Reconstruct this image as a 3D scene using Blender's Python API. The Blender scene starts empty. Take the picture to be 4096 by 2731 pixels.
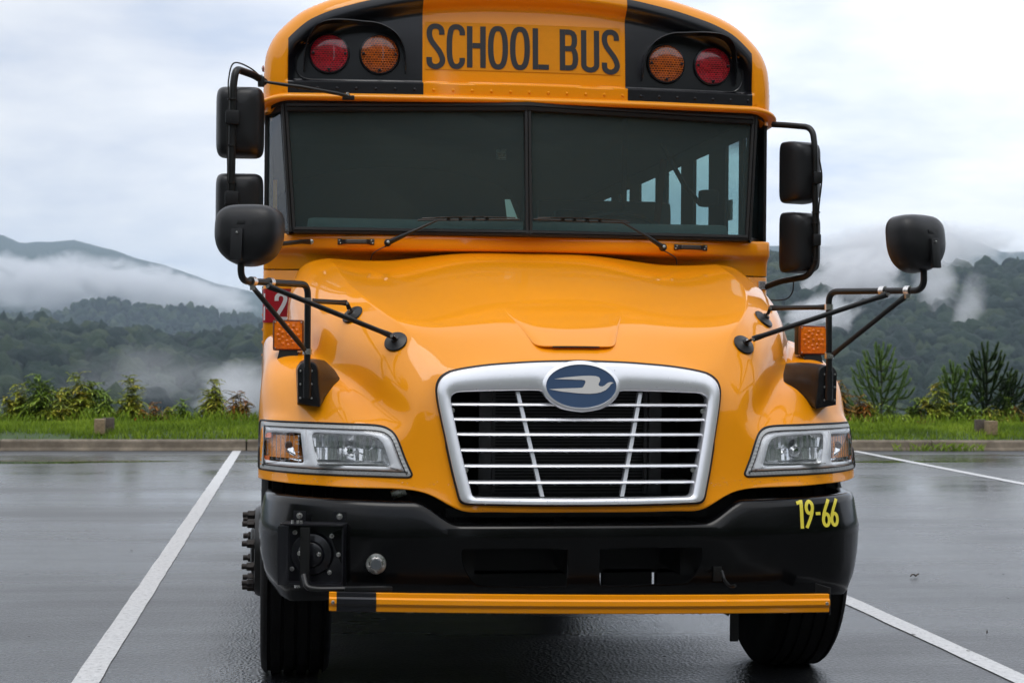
import bpy, bmesh, math, random
import numpy as np
from mathutils import Vector, Matrix, noise as mnoise
from mathutils.bvhtree import BVHTree
R_ = math.radians
random.seed(7); rng = np.random.default_rng(7)
sc = bpy.context.scene
COL = sc.collection

# ------------------------------------------------------------ camera
# bus frame: x to the picture's right, y away from the camera, z up, metres
cam_d = bpy.data.cameras.new('camera'); cam = bpy.data.objects.new('camera', cam_d); COL.objects.link(cam)
yaw, pitch, roll = 0.138847, 0.002677, 0.008708
cf = Vector((math.sin(yaw)*math.cos(pitch), math.cos(yaw)*math.cos(pitch), math.sin(pitch)))
cr = Vector((math.cos(yaw), -math.sin(yaw), 0)); cu = cr.cross(cf)
cr2 = cr*math.cos(roll)+cu*math.sin(roll); cu2 = cu*math.cos(roll)-cr*math.sin(roll)
M = Matrix((cr2, cu2, -cf)).transposed().to_4x4(); M.translation = Vector((-1.12895, -7.77890, 1.36303))
cam.matrix_world = M
cam_d.sensor_width = 36.0; cam_d.lens = 58.80; cam_d.clip_start = 0.1; cam_d.clip_end = 20000
cam_d.dof.use_dof = True; cam_d.dof.focus_distance = 6.8; cam_d.dof.aperture_fstop = 7.5
sc.camera = cam

# ------------------------------------------------------------ node helpers
def nn(nt, t, **kw):
    n = nt.nodes.new(t)
    for k, v in kw.items():
        if k == 'i':
            for a, b in v.items(): n.inputs[a].default_value = b
        else: setattr(n, k, v)
    return n
def lk(nt, a, b): nt.links.new(a, b)
def ramp(nt, fac, stops, interp='LINEAR'):
    r = nn(nt, 'ShaderNodeValToRGB'); r.color_ramp.interpolation = interp
    e = r.color_ramp.elements
    while len(e) < len(stops): e.new(0.5)
    for k, (p, c) in enumerate(stops):
        e[k].position = p; e[k].color = (c if isinstance(c, tuple) else (c, c, c))+(1,) if not (isinstance(c, tuple) and len(c) == 4) else c
    lk(nt, fac, r.inputs[0]); return r.outputs[0]

# ------------------------------------------------------------ world, sun, exposure
SUN_EL, SUN_AZ = R_(68), R_(195)
w = bpy.data.worlds.new("World"); sc.world = w; w.use_nodes = True
nt = w.node_tree; nt.nodes.clear()
sky = nn(nt, 'ShaderNodeTexSky', sky_type='NISHITA', sun_disc=False, sun_elevation=SUN_EL, sun_rotation=SUN_AZ)
bg1 = nn(nt, 'ShaderNodeBackground', i={1: 0.10}); lk(nt, sky.outputs[0], bg1.inputs[0])
tc = nn(nt, 'ShaderNodeTexCoord')
sep = nn(nt, 'ShaderNodeSeparateXYZ'); lk(nt, tc.outputs['Generated'], sep.inputs[0])
ab = nn(nt, 'ShaderNodeMath', operation='MAXIMUM', i={1: 0.0}); lk(nt, sep.outputs[2], ab.inputs[0])
ad = nn(nt, 'ShaderNodeMath', operation='ADD', i={1: 0.22}); lk(nt, ab.outputs[0], ad.inputs[0])
dx = nn(nt, 'ShaderNodeMath', operation='DIVIDE'); lk(nt, sep.outputs[0], dx.inputs[0]); lk(nt, ad.outputs[0], dx.inputs[1])
dy = nn(nt, 'ShaderNodeMath', operation='DIVIDE'); lk(nt, sep.outputs[1], dy.inputs[0]); lk(nt, ad.outputs[0], dy.inputs[1])
cb = nn(nt, 'ShaderNodeCombineXYZ'); lk(nt, dx.outputs[0], cb.inputs[0]); lk(nt, dy.outputs[0], cb.inputs[1])
n1 = nn(nt, 'ShaderNodeTexNoise', i={'Scale': 0.95, 'Detail': 9, 'Roughness': 0.55, 'Distortion': 0.4}); lk(nt, cb.outputs[0], n1.inputs['Vector'])
n2 = nn(nt, 'ShaderNodeTexNoise', i={'Scale': 3.4, 'Detail': 7, 'Roughness': 0.55}); lk(nt, cb.outputs[0], n2.inputs['Vector'])
mx = nn(nt, 'ShaderNodeMath', operation='MULTIPLY_ADD', i={1: 0.42}); lk(nt, n2.outputs[0], mx.inputs[0]); lk(nt, n1.outputs[0], mx.inputs[2])
ccol = ramp(nt, mx.outputs[0], [(0.55, (0.58, 0.65, 0.79)), (0.64, (0.73, 0.77, 0.86)), (0.71, (0.83, 0.86, 0.92)), (0.80, (0.95, 0.96, 0.98))])
gd = nn(nt, 'ShaderNodeVectorMath', operation='DOT_PRODUCT'); gd.inputs[1].default_value = (-0.28, 0.93, 0.24); lk(nt, tc.outputs['Generated'], gd.inputs[0])
gm = nn(nt, 'ShaderNodeMapRange', i={1: 0.90, 2: 1.0, 3: 1.0, 4: 0.74}, clamp=True, interpolation_type='SMOOTHSTEP'); lk(nt, gd.outputs['Value'], gm.inputs[0])
bg2 = nn(nt, 'ShaderNodeBackground', i={1: 1.0}); lk(nt, ccol, bg2.inputs[0]); lk(nt, gm.outputs[0], bg2.inputs[1])
cov = ramp(nt, n1.outputs[0], [(0.30, 0.88), (0.45, 0.97)])
mix = nn(nt, 'ShaderNodeMixShader'); lk(nt, cov, mix.inputs[0]); lk(nt, bg1.outputs[0], mix.inputs[1]); lk(nt, bg2.outputs[0], mix.inputs[2])
wo = nn(nt, 'ShaderNodeOutputWorld'); lk(nt, mix.outputs[0], wo.inputs[0])
sd = bpy.data.lights.new('sun', 'SUN'); sd.energy = 0.7; sd.angle = R_(30); sd.color = (1, 0.97, 0.92)
sun = bpy.data.objects.new('sun', sd); COL.objects.link(sun)
sdir = Vector((math.sin(SUN_AZ)*math.cos(SUN_EL), math.cos(SUN_AZ)*math.cos(SUN_EL), math.sin(SUN_EL)))
sun.rotation_euler = sdir.to_track_quat('Z', 'Y').to_euler()
vs = sc.view_settings; vs.view_transform = 'Standard'; vs.look = 'None'; vs.exposure = 0.58; vs.gamma = 1.0; vs.use_curve_mapping = False
sc.cycles.max_bounces = 10; sc.cycles.transparent_max_bounces = 24; sc.cycles.volume_bounces = 2
sc.cycles.use_denoising = True

# ------------------------------------------------------------ mesh helpers
def tag(o, label=None, cat=None, group=None, kind=None):
    if label: o['label'] = label
    if cat: o['category'] = cat
    if group: o['group'] = group
    if kind: o['kind'] = kind
    return o
def empty(name, loc=(0, 0, 0), rz=0, parent=None):
    o = bpy.data.objects.new(name, None); COL.objects.link(o); o.location = loc; o.rotation_euler = (0, 0, rz)
    o.empty_display_size = 0.2
    if parent: o.parent = parent
    return o
def link(name, me, parent=None):
    o = bpy.data.objects.new(name, me); COL.objects.link(o)
    if parent: o.parent = parent
    return o
def mesh(name, V, F, m, parent=None, smooth=False, auto=None):
    me = bpy.data.meshes.new(name); me.from_pydata([tuple(v) for v in V], [], [tuple(f) for f in F]); me.update()
    if m: me.materials.append(m)
    if smooth:
        for p in me.polygons: p.use_smooth = True
        if auto is not None: me.set_sharp_from_angle(angle=R_(auto))
    return link(name, me, parent)
def bmo(name, bm, m, parent=None, smooth=False, auto=35):
    bmesh.ops.recalc_face_normals(bm, faces=bm.faces)
    me = bpy.data.meshes.new(name); bm.to_mesh(me); bm.free()
    if m: me.materials.append(m)
    if smooth:
        for p in me.polygons: p.use_smooth = True
        me.set_sharp_from_angle(angle=R_(auto))
    return link(name, me, parent)
def grid(name, G, m, parent=None, smooth=True, closeu=False, auto=None, flip=False):
    G = np.asarray(G, float); a, b = G.shape[:2]; V = G.reshape(-1, 3); F = []
    for i in range(a-1):
        for j in range(b if closeu else b-1):
            k = (j+1) % b; q = (i*b+j, i*b+k, (i+1)*b+k, (i+1)*b+j); F.append(q[::-1] if flip else q)
    return mesh(name, V, F, m, parent, smooth, auto)
def box_bm(bm, c, s, bev=0.0, rot=None):
    r = bmesh.ops.create_cube(bm, size=1.0); vs_ = r['verts']
    bmesh.ops.scale(bm, vec=s, verts=vs_)
    if bev > 0:
        es = list({e for v in vs_ for e in v.link_edges})
        r2 = bmesh.ops.bevel(bm, geom=es, offset=bev, segments=2, affect='EDGES', profile=0.7)
        vs_ = [v for v in r2['verts']]
        vs_ = list({v for f in r2['faces'] for v in f.verts} | set(vs_))
    if rot is not None: bmesh.ops.rotate(bm, verts=vs_, cent=(0, 0, 0), matrix=rot)
    bmesh.ops.translate(bm, vec=c, verts=vs_)
def box(name, c, s, m, parent=None, bev=0.0, rot=None):
    bm = bmesh.new(); box_bm(bm, c, s, bev, rot); return bmo(name, bm, m, parent, smooth=bev > 0)
def frame_of(d):
    d = Vector(d).normalized(); a = Vector((0, 0, 1)) if abs(d.z) < 0.9 else Vector((0, 1, 0))
    x = d.cross(a).normalized(); return x, x.cross(d).normalized(), d
def smooth_path(P, rad=0.04, seg=6):
    P = [Vector(p) for p in P]; out = [P[0]]
    for i in range(1, len(P)-1):
        a, b, c = P[i-1], P[i], P[i+1]; r = min(rad, (a-b).length*0.45, (c-b).length*0.45)
        s, e = b+(a-b).normalized()*r, b+(c-b).normalized()*r
        for k in range(seg+1):
            t = k/seg; out.append(s*(1-t)**2+b*2*t*(1-t)+e*t*t)
    out.append(P[-1]); return out
def tube_geo(P, r, n=12, flat=None):
    P = [Vector(p) for p in P]; V = []; F = []; x0 = None
    for i, p in enumerate(P):
        d = (P[min(i+1, len(P)-1)]-P[max(i-1, 0)]).normalized()
        if x0 is None: x, y, _ = frame_of(d)
        else:
            x = (x0-d*x0.dot(d)).normalized(); y = x.cross(d)*-1
        x0 = x; y = d.cross(x)
        rr = r[i] if isinstance(r, (list, tuple)) else r
        ra, rb = rr if isinstance(rr, tuple) else (rr, rr)
        for k in range(n):
            a = 2*math.pi*k/n; V.append(p+x*math.cos(a)*ra+y*math.sin(a)*rb)
    for i in range(len(P)-1):
        for k in range(n):
            F.append((i*n+k, i*n+(k+1) % n, (i+1)*n+(k+1) % n, (i+1)*n+k))
    F.append(tuple(range(n))[::-1]); F.append(tuple((len(P)-1)*n+k for k in range(n)))
    return V, F
def tube(name, P, r, m, parent=None, n=12):
    V, F = tube_geo(P, r, n); return mesh(name, V, F, m, parent, True, 50)
def lathe_geo(prof, n, o, d):
    x, y, d = frame_of(d); o = Vector(o); V = []; F = []; L = len(prof)
    for r, h in prof:
        for k in range(n):
            a = 2*math.pi*k/n; V.append(o+d*h+(x*math.cos(a)+y*math.sin(a))*r)
    for i in range(L-1):
        for k in range(n):
            F.append((i*n+k, i*n+(k+1) % n, (i+1)*n+(k+1) % n, (i+1)*n+k))
    if prof[0][0] > 1e-6: F.append(tuple(range(n))[::-1])
    if prof[-1][0] > 1e-6: F.append(tuple((L-1)*n+k for k in range(n)))
    return V, F
def lathe(name, prof, o, d, m, parent=None, n=32, auto=40):
    V, F = lathe_geo(prof, n, o, d); ob = mesh(name, V, F, m, parent, True, auto)
    bm = bmesh.new(); bm.from_mesh(ob.data); bmesh.ops.remove_doubles(bm, verts=bm.verts, dist=1e-6)
    bmesh.ops.recalc_face_normals(bm, faces=bm.faces); bm.to_mesh(ob.data); bm.free(); return ob
def merge(geos):
    V = []; F = []
    for v, f in geos:
        k = len(V); V += list(v); F += [tuple(i+k for i in q) for q in f]
    return V, F
def bvh_of(ob):
    dg = bpy.context.evaluated_depsgraph_get(); e = ob.evaluated_get(dg); me = e.to_mesh()
    V = [v.co.copy() for v in me.vertices]; F = [tuple(p.vertices) for p in me.polygons]; e.to_mesh_clear()
    return BVHTree.FromPolygons(V, F)
def front(bvh, x, z, default=0.0):
    h = bvh.ray_cast(Vector((x, -4, z)), Vector((0, 1, 0)))
    return (h[0].y, h[1]) if h[0] is not None else (default, Vector((0, -1, 0)))
def resample(P, n, closed=False):
    P = np.asarray(P, float)
    if closed: P = np.vstack([P, P[:1]])
    L = np.r_[0, np.cumsum(np.linalg.norm(np.diff(P, axis=0), axis=1))]
    t = np.linspace(0, L[-1], n+1)[:-1] if closed else np.linspace(0, L[-1], n)
    return np.stack([np.interp(t, L, P[:, k]) for k in range(P.shape[1])], 1)
def catmull(P, k=8, closed=False):
    P = [np.array(p, float) for p in P]; n = len(P); out = []
    for i in range(n if closed else n-1):
        g = (lambda j: P[j % n]) if closed else (lambda j: P[max(0, min(n-1, j))])
        a, b, c, d = g(i-1), g(i), g(i+1), g(i+2)
        for s in range(k):
            t = s/k; out.append(0.5*((2*b)+(c-a)*t+(2*a-5*b+4*c-d)*t*t+(3*b-a-3*c+d)*t**3))
    if not closed: out.append(P[-1])
    return np.array(out)
def inpoly(x, z, poly):
    c = False; n = len(poly); j = n-1
    for i in range(n):
        if (poly[i][1] > z) != (poly[j][1] > z) and x < (poly[j][0]-poly[i][0])*(z-poly[i][1])/(poly[j][1]-poly[i][1])+poly[i][0]: c = not c
        j = i
    return c

# ------------------------------------------------------------ materials
def pmat(name, col, rough=0.5, metal=0.0, coat=0.0, noise_amt=0.0, nscale=8.0, bump=0.0, bscale=60.0, spec=0.5, coat_rough=0.03, trans=0.0, ior=1.5):
    m = bpy.data.materials.new(name); m.use_nodes = True; nt = m.node_tree; p = nt.nodes['Principled BSDF']
    p.inputs['Base Color'].default_value = (*col, 1); p.inputs['Roughness'].default_value = rough; p.inputs['Metallic'].default_value = metal
    p.inputs['Coat Weight'].default_value = coat; p.inputs['Coat Roughness'].default_value = coat_rough; p.inputs['Specular IOR Level'].default_value = spec
    p.inputs['Transmission Weight'].default_value = trans; p.inputs['IOR'].default_value = ior
    t = nn(nt, 'ShaderNodeTexCoord')
    if noise_amt > 0:
        n = nn(nt, 'ShaderNodeTexNoise', i={'Scale': nscale, 'Detail': 6, 'Roughness': 0.6}); lk(nt, t.outputs['Object'], n.inputs['Vector'])
        lo = tuple(c*(1-noise_amt) for c in col); hi = tuple(min(1, c*(1+noise_amt)) for c in col)
        lk(nt, ramp(nt, n.outputs[0], [(0.3, lo), (0.7, hi)]), p.inputs['Base Color'])
        r = nn(nt, 'ShaderNodeMapRange', i={3: max(0.0, rough*(1-noise_amt)), 4: min(1, rough*(1+noise_amt))}); lk(nt, n.outputs[0], r.inputs[0]); lk(nt, r.outputs[0], p.inputs['Roughness'])
    if bump > 0:
        n = nn(nt, 'ShaderNodeTexNoise', i={'Scale': bscale, 'Detail': 4}); lk(nt, t.outputs['Object'], n.inputs['Vector'])
        b = nn(nt, 'ShaderNodeBump', i={'Strength': bump, 'Distance': 0.01}); lk(nt, n.outputs[0], b.inputs['Height']); lk(nt, b.outputs[0], p.inputs['Normal'])
    return m
YEL = pmat('bus_yellow_paint', (0.90, 0.315, 0.001), 0.45, spec=0.12, coat=0.8, noise_amt=0.035, nscale=3, coat_rough=0.035)
YEL_P = YEL.node_tree
def add_orange_peel(m, s=0.02, sc_=220):
    nt = m.node_tree; p = nt.nodes['Principled BSDF']; t = nn(nt, 'ShaderNodeTexCoord')
    n = nn(nt, 'ShaderNodeTexNoise', i={'Scale': sc_, 'Detail': 1}); lk(nt, t.outputs['Object'], n.inputs['Vector'])
    n2 = nn(nt, 'ShaderNodeTexNoise', i={'Scale': 2.5, 'Detail': 2}); lk(nt, t.outputs['Object'], n2.inputs['Vector'])
    b = nn(nt, 'ShaderNodeBump', i={'Strength': s, 'Distance': 0.002}); lk(nt, n.outputs[0], b.inputs['Height'])
    b2 = nn(nt, 'ShaderNodeBump', i={'Strength': 0.12, 'Distance': 0.02}); lk(nt, n2.outputs[0], b2.inputs['Height']); lk(nt, b.outputs[0], b2.inputs['Normal'])
    lk(nt, b2.outputs[0], p.inputs['Coat Normal']); 
add_orange_peel(YEL)
DECY = pmat('reflective_yellow_decal', (0.74, 0.27, 0.002), 0.5, spec=0.2, noise_amt=0.04, nscale=30)
BLKP = pmat('black_paint', (0.007, 0.007, 0.010), 0.35, spec=0.4, coat=0.4, coat_rough=0.10, noise_amt=0.1)
BUMP = pmat('bumper_black', (0.0022, 0.0022, 0.0025), 0.22, coat=0.2, coat_rough=0.08, spec=0.22, noise_amt=0.4, nscale=7)
PLAS = pmat('mirror_plastic', (0.008, 0.008, 0.009), 0.36, spec=0.4, noise_amt=0.12, nscale=12, bump=0.15, bscale=400)
ARM = pmat('black_powder_coat', (0.007, 0.007, 0.007), 0.36, spec=0.45, noise_amt=0.15, nscale=20, bump=0.08, bscale=300)
RUB = pmat('black_rubber', (0.009, 0.0085, 0.0085), 0.5, spec=0.4, noise_amt=0.2, nscale=20)
TYRE = pmat('tyre_rubber', (0.0045, 0.004, 0.004), 0.7, spec=0.2, noise_amt=0.3, nscale=10, bump=0.2, bscale=120)
DARK = pmat('dark_underside', (0.008, 0.008, 0.008), 0.7, noise_amt=0.3, nscale=6)
DARK2 = pmat('radiator_grey', (0.05, 0.05, 0.052), 0.6, noise_amt=0.2)
SILV = pmat('grille_silver', (0.86, 0.87, 0.91), 0.26, metal=0.60, coat=0.3, noise_amt=0.02)
STEEL = pmat('zinc_steel', (0.72, 0.70, 0.68), 0.28, metal=1.0, noise_amt=0.15, nscale=60)
CHROME = pmat('reflector_chrome', (0.86, 0.87, 0.88), 0.08, metal=1.0)
REFL = pmat('reflector_silver', (0.82, 0.83, 0.84), 0.2, metal=0.75)
BEZEL = pmat('bezel_silver', (0.90, 0.91, 0.94), 0.25, metal=0.0, coat=0.4)
GREYT = pmat('headlamp_trim_grey', (0.42, 0.43, 0.43), 0.4)
BLUE = pmat('emblem_blue', (0.022, 0.062, 0.145), 0.35, coat=0.6, noise_amt=0.06)
EMBW = pmat('emblem_white', (0.62, 0.61, 0.59), 0.4)
REDD = pmat('red_decal', (0.42, 0.006, 0.018), 0.35, coat=0.3)
WHTD = pmat('white_decal', (0.74, 0.74, 0.76), 0.4)
YNUM = pmat('yellow_number', (0.78, 0.66, 0.06), 0.4)
LET = pmat('decal_black', (0.017, 0.017, 0.021), 0.5)
SEAT = pmat('seat_vinyl', (0.016, 0.02, 0.021), 0.55, noise_amt=0.2)
INTG = pmat('interior_grey', (0.030, 0.034, 0.036), 0.6, noise_amt=0.15)
DASH = pmat('dash_grey', (0.085, 0.11, 0.11), 0.6, noise_amt=0.15)
REDB = pmat('belt_red', (0.14, 0.02, 0.015), 0.6)
PAPER = pmat('paper', (0.55, 0.68, 0.66), 0.6)

def lens_mat(name, col, bx, bz, em=0.0, dark=0.35):
    m = bpy.data.materials.new(name); m.use_nodes = True; nt = m.node_tree; p = nt.nodes['Principled BSDF']
    t = nn(nt, 'ShaderNodeTexCoord'); mp = nn(nt, 'ShaderNodeMapping'); mp.inputs['Rotation'].default_value = (R_(90), 0, 0); lk(nt, t.outputs['Object'], mp.inputs[0])
    b = nn(nt, 'ShaderNodeTexBrick', i={'Scale': 1.0, 'Mortar Size': 0.0011, 'Mortar Smooth': 0.4, 'Brick Width': bx, 'Row Height': bz, 'Bias': -0.2})
    b.inputs['Color1'].default_value = (*[c*0.30*(1-dark) for c in col], 1); b.inputs['Color2'].default_value = (*[c*0.62 for c in col], 1)
    b.inputs['Mortar'].default_value = (*[min(1, c*1.5+0.01) for c in col], 1)
    lk(nt, mp.outputs[0], b.inputs['Vector']); lk(nt, b.outputs[0], p.inputs['Base Color'])
    bp = nn(nt, 'ShaderNodeBump', i={'Strength': 0.5, 'Distance': 0.003}); lk(nt, b.outputs['Fac'], bp.inputs['Height'])
    n = nn(nt, 'ShaderNodeTexNoise', i={'Scale': 35, 'Detail': 2}); lk(nt, t.outputs['Object'], n.inputs['Vector'])
    mxn = nn(nt, 'ShaderNodeMix', data_type='RGBA', blend_type='MULTIPLY', i={0: 0.6}); lk(nt, b.outputs[0], mxn.inputs[6])
    lk(nt, ramp(nt, n.outputs[0], [(0.35, 0.55), (0.65, 1.0)]), mxn.inputs[7]); lk(nt, mxn.outputs[2], p.inputs['Base Color'])
    lk(nt, bp.outputs[0], p.inputs['Normal'])
    p.inputs['Roughness'].default_value = 0.25; p.inputs['Coat Weight'].default_value = 1.0; p.inputs['Coat Roughness'].default_value = 0.02
    return m
REDL = lens_mat('red_lens', (0.80, 0.006, 0.03), 0.014, 0.0095)
AMBL = lens_mat('amber_lens', (0.72, 0.135, 0.003), 0.013, 0.0105)
AMBS = pmat('amber_signal_lens', (0.82, 0.17, 0.002), 0.25, coat=0.5, noise_amt=0.3, nscale=45, bump=0.25, bscale=60)
def thin_glass(name, tint, rough=0.01, haze=0.0, ior=1.5, band=False):
    m = bpy.data.materials.new(name); m.use_nodes = True; nt = m.node_tree; nt.nodes.clear()
    tr = nn(nt, 'ShaderNodeBsdfTransparent'); tr.inputs[0].default_value = (*tint, 1)
    gl = nn(nt, 'ShaderNodeBsdfGlossy', i={'Roughness': rough}); gl.inputs[0].default_value = (1, 1, 1, 1)
    lw = nn(nt, 'ShaderNodeLayerWeight', i={'Blend': 0.5}); pw = nn(nt, 'ShaderNodeMath', operation='POWER', i={1: 5.0}); lk(nt, lw.outputs['Facing'], pw.inputs[0])
    fr = nn(nt, 'ShaderNodeMath', operation='MULTIPLY_ADD', i={1: 0.94, 2: 0.045}); lk(nt, pw.outputs[0], fr.inputs[0]); ms = nn(nt, 'ShaderNodeMixShader')
    lk(nt, fr.outputs[0], ms.inputs[0]); lk(nt, tr.outputs[0], ms.inputs[1]); lk(nt, gl.outputs[0], ms.inputs[2]); last = ms
    if band:
        t = nn(nt, 'ShaderNodeTexCoord'); s = nn(nt, 'ShaderNodeSeparateXYZ'); lk(nt, t.outputs['Object'], s.inputs[0])
        lk(nt, ramp(nt, s.outputs[2], [(0.0, tint), (1.0, tint)]), tr.inputs[0])
        mr = nn(nt, 'ShaderNodeMapRange', i={1: 2.27, 2: 2.36, 3: 0.0, 4: 1.0}); lk(nt, s.outputs[2], mr.inputs[0])
        mc = nn(nt, 'ShaderNodeMix', data_type='RGBA'); lk(nt, mr.outputs[0], mc.inputs[0]); mc.inputs[6].default_value = (*tint, 1); mc.inputs[7].default_value = (0.10, 0.10, 0.14, 1)
        lk(nt, mc.outputs[2], tr.inputs[0])
    if haze > 0:
        df = nn(nt, 'ShaderNodeBsdfDiffuse'); df.inputs[0].default_value = (0.27, 0.37, 0.38, 1)
        m2 = nn(nt, 'ShaderNodeMixShader', i={0: haze}); lk(nt, last.outputs[0], m2.inputs[1]); lk(nt, df.outputs[0], m2.inputs[2]); last = m2
    o = nn(nt, 'ShaderNodeOutputMaterial'); lk(nt, last.outputs[0], o.inputs[0]); return m
WGL = thin_glass('windshield_glass', (0.56, 0.72, 0.71), 0.005, 0.11, band=True)
SGL = thin_glass('side_glass', (0.62, 0.80, 0.80), 0.01, 0.02)
LGL = thin_glass('clear_lens', (0.95, 0.96, 0.97), 0.01, 0.0)

# ------------------------------------------------------------ THE SETTING: tarmac, lines, kerb, verge
def asphalt_mat():
    m = bpy.data.materials.new('wet_asphalt'); m.use_nodes = True; nt = m.node_tree; p = nt.nodes['Principled BSDF']
    t = nn(nt, 'ShaderNodeTexCoord')
    g = nn(nt, 'ShaderNodeTexNoise', i={'Scale': 75, 'Detail': 3, 'Roughness': 0.7}); lk(nt, t.outputs['Object'], g.inputs['Vector'])
    v = nn(nt, 'ShaderNodeTexVoronoi', i={'Scale': 70}); lk(nt, t.outputs['Object'], v.inputs['Vector'])
    mp = nn(nt, 'ShaderNodeMapping'); mp.inputs['Scale'].default_value = (0.17, 1.15, 1); lk(nt, t.outputs['Object'], mp.inputs[0])
    s = nn(nt, 'ShaderNodeTexNoise', i={'Scale': 1.0, 'Detail': 5, 'Roughness': 0.6}); lk(nt, mp.outputs[0], s.inputs['Vector'])
    l = nn(nt, 'ShaderNodeTexNoise', i={'Scale': 0.45, 'Detail': 4}); lk(nt, t.outputs['Object'], l.inputs['Vector'])
    sm = nn(nt, 'ShaderNodeMath', operation='MULTIPLY_ADD', i={1: 0.5}); lk(nt, l.outputs[0], sm.inputs[0])
    h = nn(nt, 'ShaderNodeMath', operation='MULTIPLY', i={1: 0.5}); lk(nt, s.outputs[0], h.inputs[0]); lk(nt, h.outputs[0], sm.inputs[2])
    lk(nt, ramp(nt, g.outputs[0], [(0.38, (0.002, 0.002, 0.003)), (0.54, (0.011, 0.012, 0.014)), (0.66, (0.10, 0.10, 0.105))]), p.inputs['Base Color'])
    # puddle strip by the kerb
    sx = nn(nt, 'ShaderNodeSeparateXYZ'); lk(nt, t.outputs['Object'], sx.inputs[0])
    y1a = nn(nt, 'ShaderNodeMath', operation='SUBTRACT', i={1: 11.9}); lk(nt, sx.outputs[1], y1a.inputs[0]); y1b = nn(nt, 'ShaderNodeMath', operation='ABSOLUTE'); lk(nt, y1a.outputs[0], y1b.inputs[0]); y1 = nn(nt, 'ShaderNodeMapRange', i={1: 0.2, 2: 1.1, 3: 1, 4: 0}, clamp=True); lk(nt, y1b.outputs[0], y1.inputs[0])
    pu = nn(nt, 'ShaderNodeMath', operation='MULTIPLY_ADD', i={1: 0.42}); lk(nt, y1.outputs[0], pu.inputs[0]); lk(nt, s.outputs[0], pu.inputs[2])
    pm = nn(nt, 'ShaderNodeMapRange', i={1: 0.88, 2: 0.93, 3: 0, 4: 1}, clamp=True); lk(nt, pu.outputs[0], pm.inputs[0])
    wy = nn(nt, 'ShaderNodeMapRange', i={1: -3.0, 2: 9.0, 3: 1.0, 4: 0.0}, clamp=True, interpolation_type='SMOOTHSTEP'); lk(nt, sx.outputs[1], wy.inputs[0])
    rr0 = ramp(nt, sm.outputs[0], [(0.38, 0.15), (0.50, 0.24), (0.62, 0.36)])
    rra = nn(nt, 'ShaderNodeMath', operation='MULTIPLY_ADD', i={1: 0.07}); lk(nt, wy.outputs[0], rra.inputs[0]); lk(nt, rr0, rra.inputs[2]); rr = rra.outputs[0]
    ke = nn(nt, 'ShaderNodeMapRange', i={1: 12.9, 2: 13.3, 3: 0.0, 4: 0.3}, clamp=True); lk(nt, sx.outputs[1], ke.inputs[0]); ka = nn(nt, 'ShaderNodeMath', operation='ADD'); lk(nt, ke.outputs[0], ka.inputs[0]); lk(nt, rr, ka.inputs[1]); rr = ka.outputs[0]
    mr = nn(nt, 'ShaderNodeMix', data_type='FLOAT', i={3: 0.015}); lk(nt, pm.outputs[0], mr.inputs[0]); lk(nt, rr, mr.inputs[2]); lk(nt, mr.outputs[0], p.inputs['Roughness'])
    bs = nn(nt, 'ShaderNodeMath', operation='SUBTRACT', i={0: 1.0}); lk(nt, pm.outputs[0], bs.inputs[1])
    wt0 = nn(nt, 'ShaderNodeMapRange', i={1: 0.38, 2: 0.6, 3: 0.0, 4: 0.18}); lk(nt, sm.outputs[0], wt0.inputs[0]); wt = nn(nt, 'ShaderNodeMath', operation='MULTIPLY_ADD', i={1: 0.45}); lk(nt, wy.outputs[0], wt.inputs[0]); lk(nt, wt0.outputs[0], wt.inputs[2])
    bs2 = nn(nt, 'ShaderNodeMath', operation='MULTIPLY'); lk(nt, bs.outputs[0], bs2.inputs[0]); lk(nt, wt.outputs[0], bs2.inputs[1])
    b = nn(nt, 'ShaderNodeBump', i={'Distance': 0.006}); lk(nt, bs2.outputs[0], b.inputs['Strength']); lk(nt, v.outputs['Distance'], b.inputs['Height']); lk(nt, b.outputs[0], p.inputs['Normal'])
    p.inputs['Specular IOR Level'].default_value = 0.78
    return m
ASPH = asphalt_mat()
lot = mesh('parking_lot', [(-42, -44, 0), (44, -44, 0), (44, 13.80, 0), (-42, 13.80, 0)], [(0, 1, 2, 3)], ASPH); tag(lot, kind='structure')
def line_mat():
    m = pmat('road_paint', (0.62, 0.62, 0.62), 0.38, noise_amt=0.08, nscale=14, bump=0.35, bscale=140)
    nt = m.node_tree; p = nt.nodes['Principled BSDF']; t = nn(nt, 'ShaderNodeTexCoord')
    n = nn(nt, 'ShaderNodeTexNoise', i={'Scale': 38, 'Detail': 8, 'Roughness': 0.75}); lk(nt, t.outputs['Object'], n.inputs['Vector'])
    lk(nt, ramp(nt, n.outputs[0], [(0.33, (0.10, 0.10, 0.10)), (0.41, (0.50, 0.50, 0.50)), (0.6, (0.66, 0.66, 0.66))]), p.inputs['Base Color'])
    return m
LINE = line_mat()
def painted_line(x0, x1, wd, y0, y1):
    n = 160; V = []; F = []
    for i in range(n+1):
        t = i/n; x = x0+(x1-x0)*t; y = y0+(y1-y0)*t
        a = 0.006*mnoise.noise(Vector((x0*9, y*3.1, 1))); b = 0.006*mnoise.noise(Vector((x0*9+5, y*3.1, 4)))
        V += [(x-wd/2+a, y, 0.004), (x+wd/2+b, y, 0.004)]
    for i in range(n): F.append((2*i, 2*i+1, 2*i+3, 2*i+2))
    return mesh('painted_line', V, F, LINE, lot)
painted_line(-2.02, -1.635, 0.110, -9, 13.74)
painted_line(1.88, 2.02, 0.112, -9, 13.74)
painted_line(6.15, 6.50, 0.115, -9, 13.74)
painted_line(-6.3, -5.9, 0.115, -9, 13.74); painted_line(10.4, 10.9, 0.115, -9, 13.74)

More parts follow.
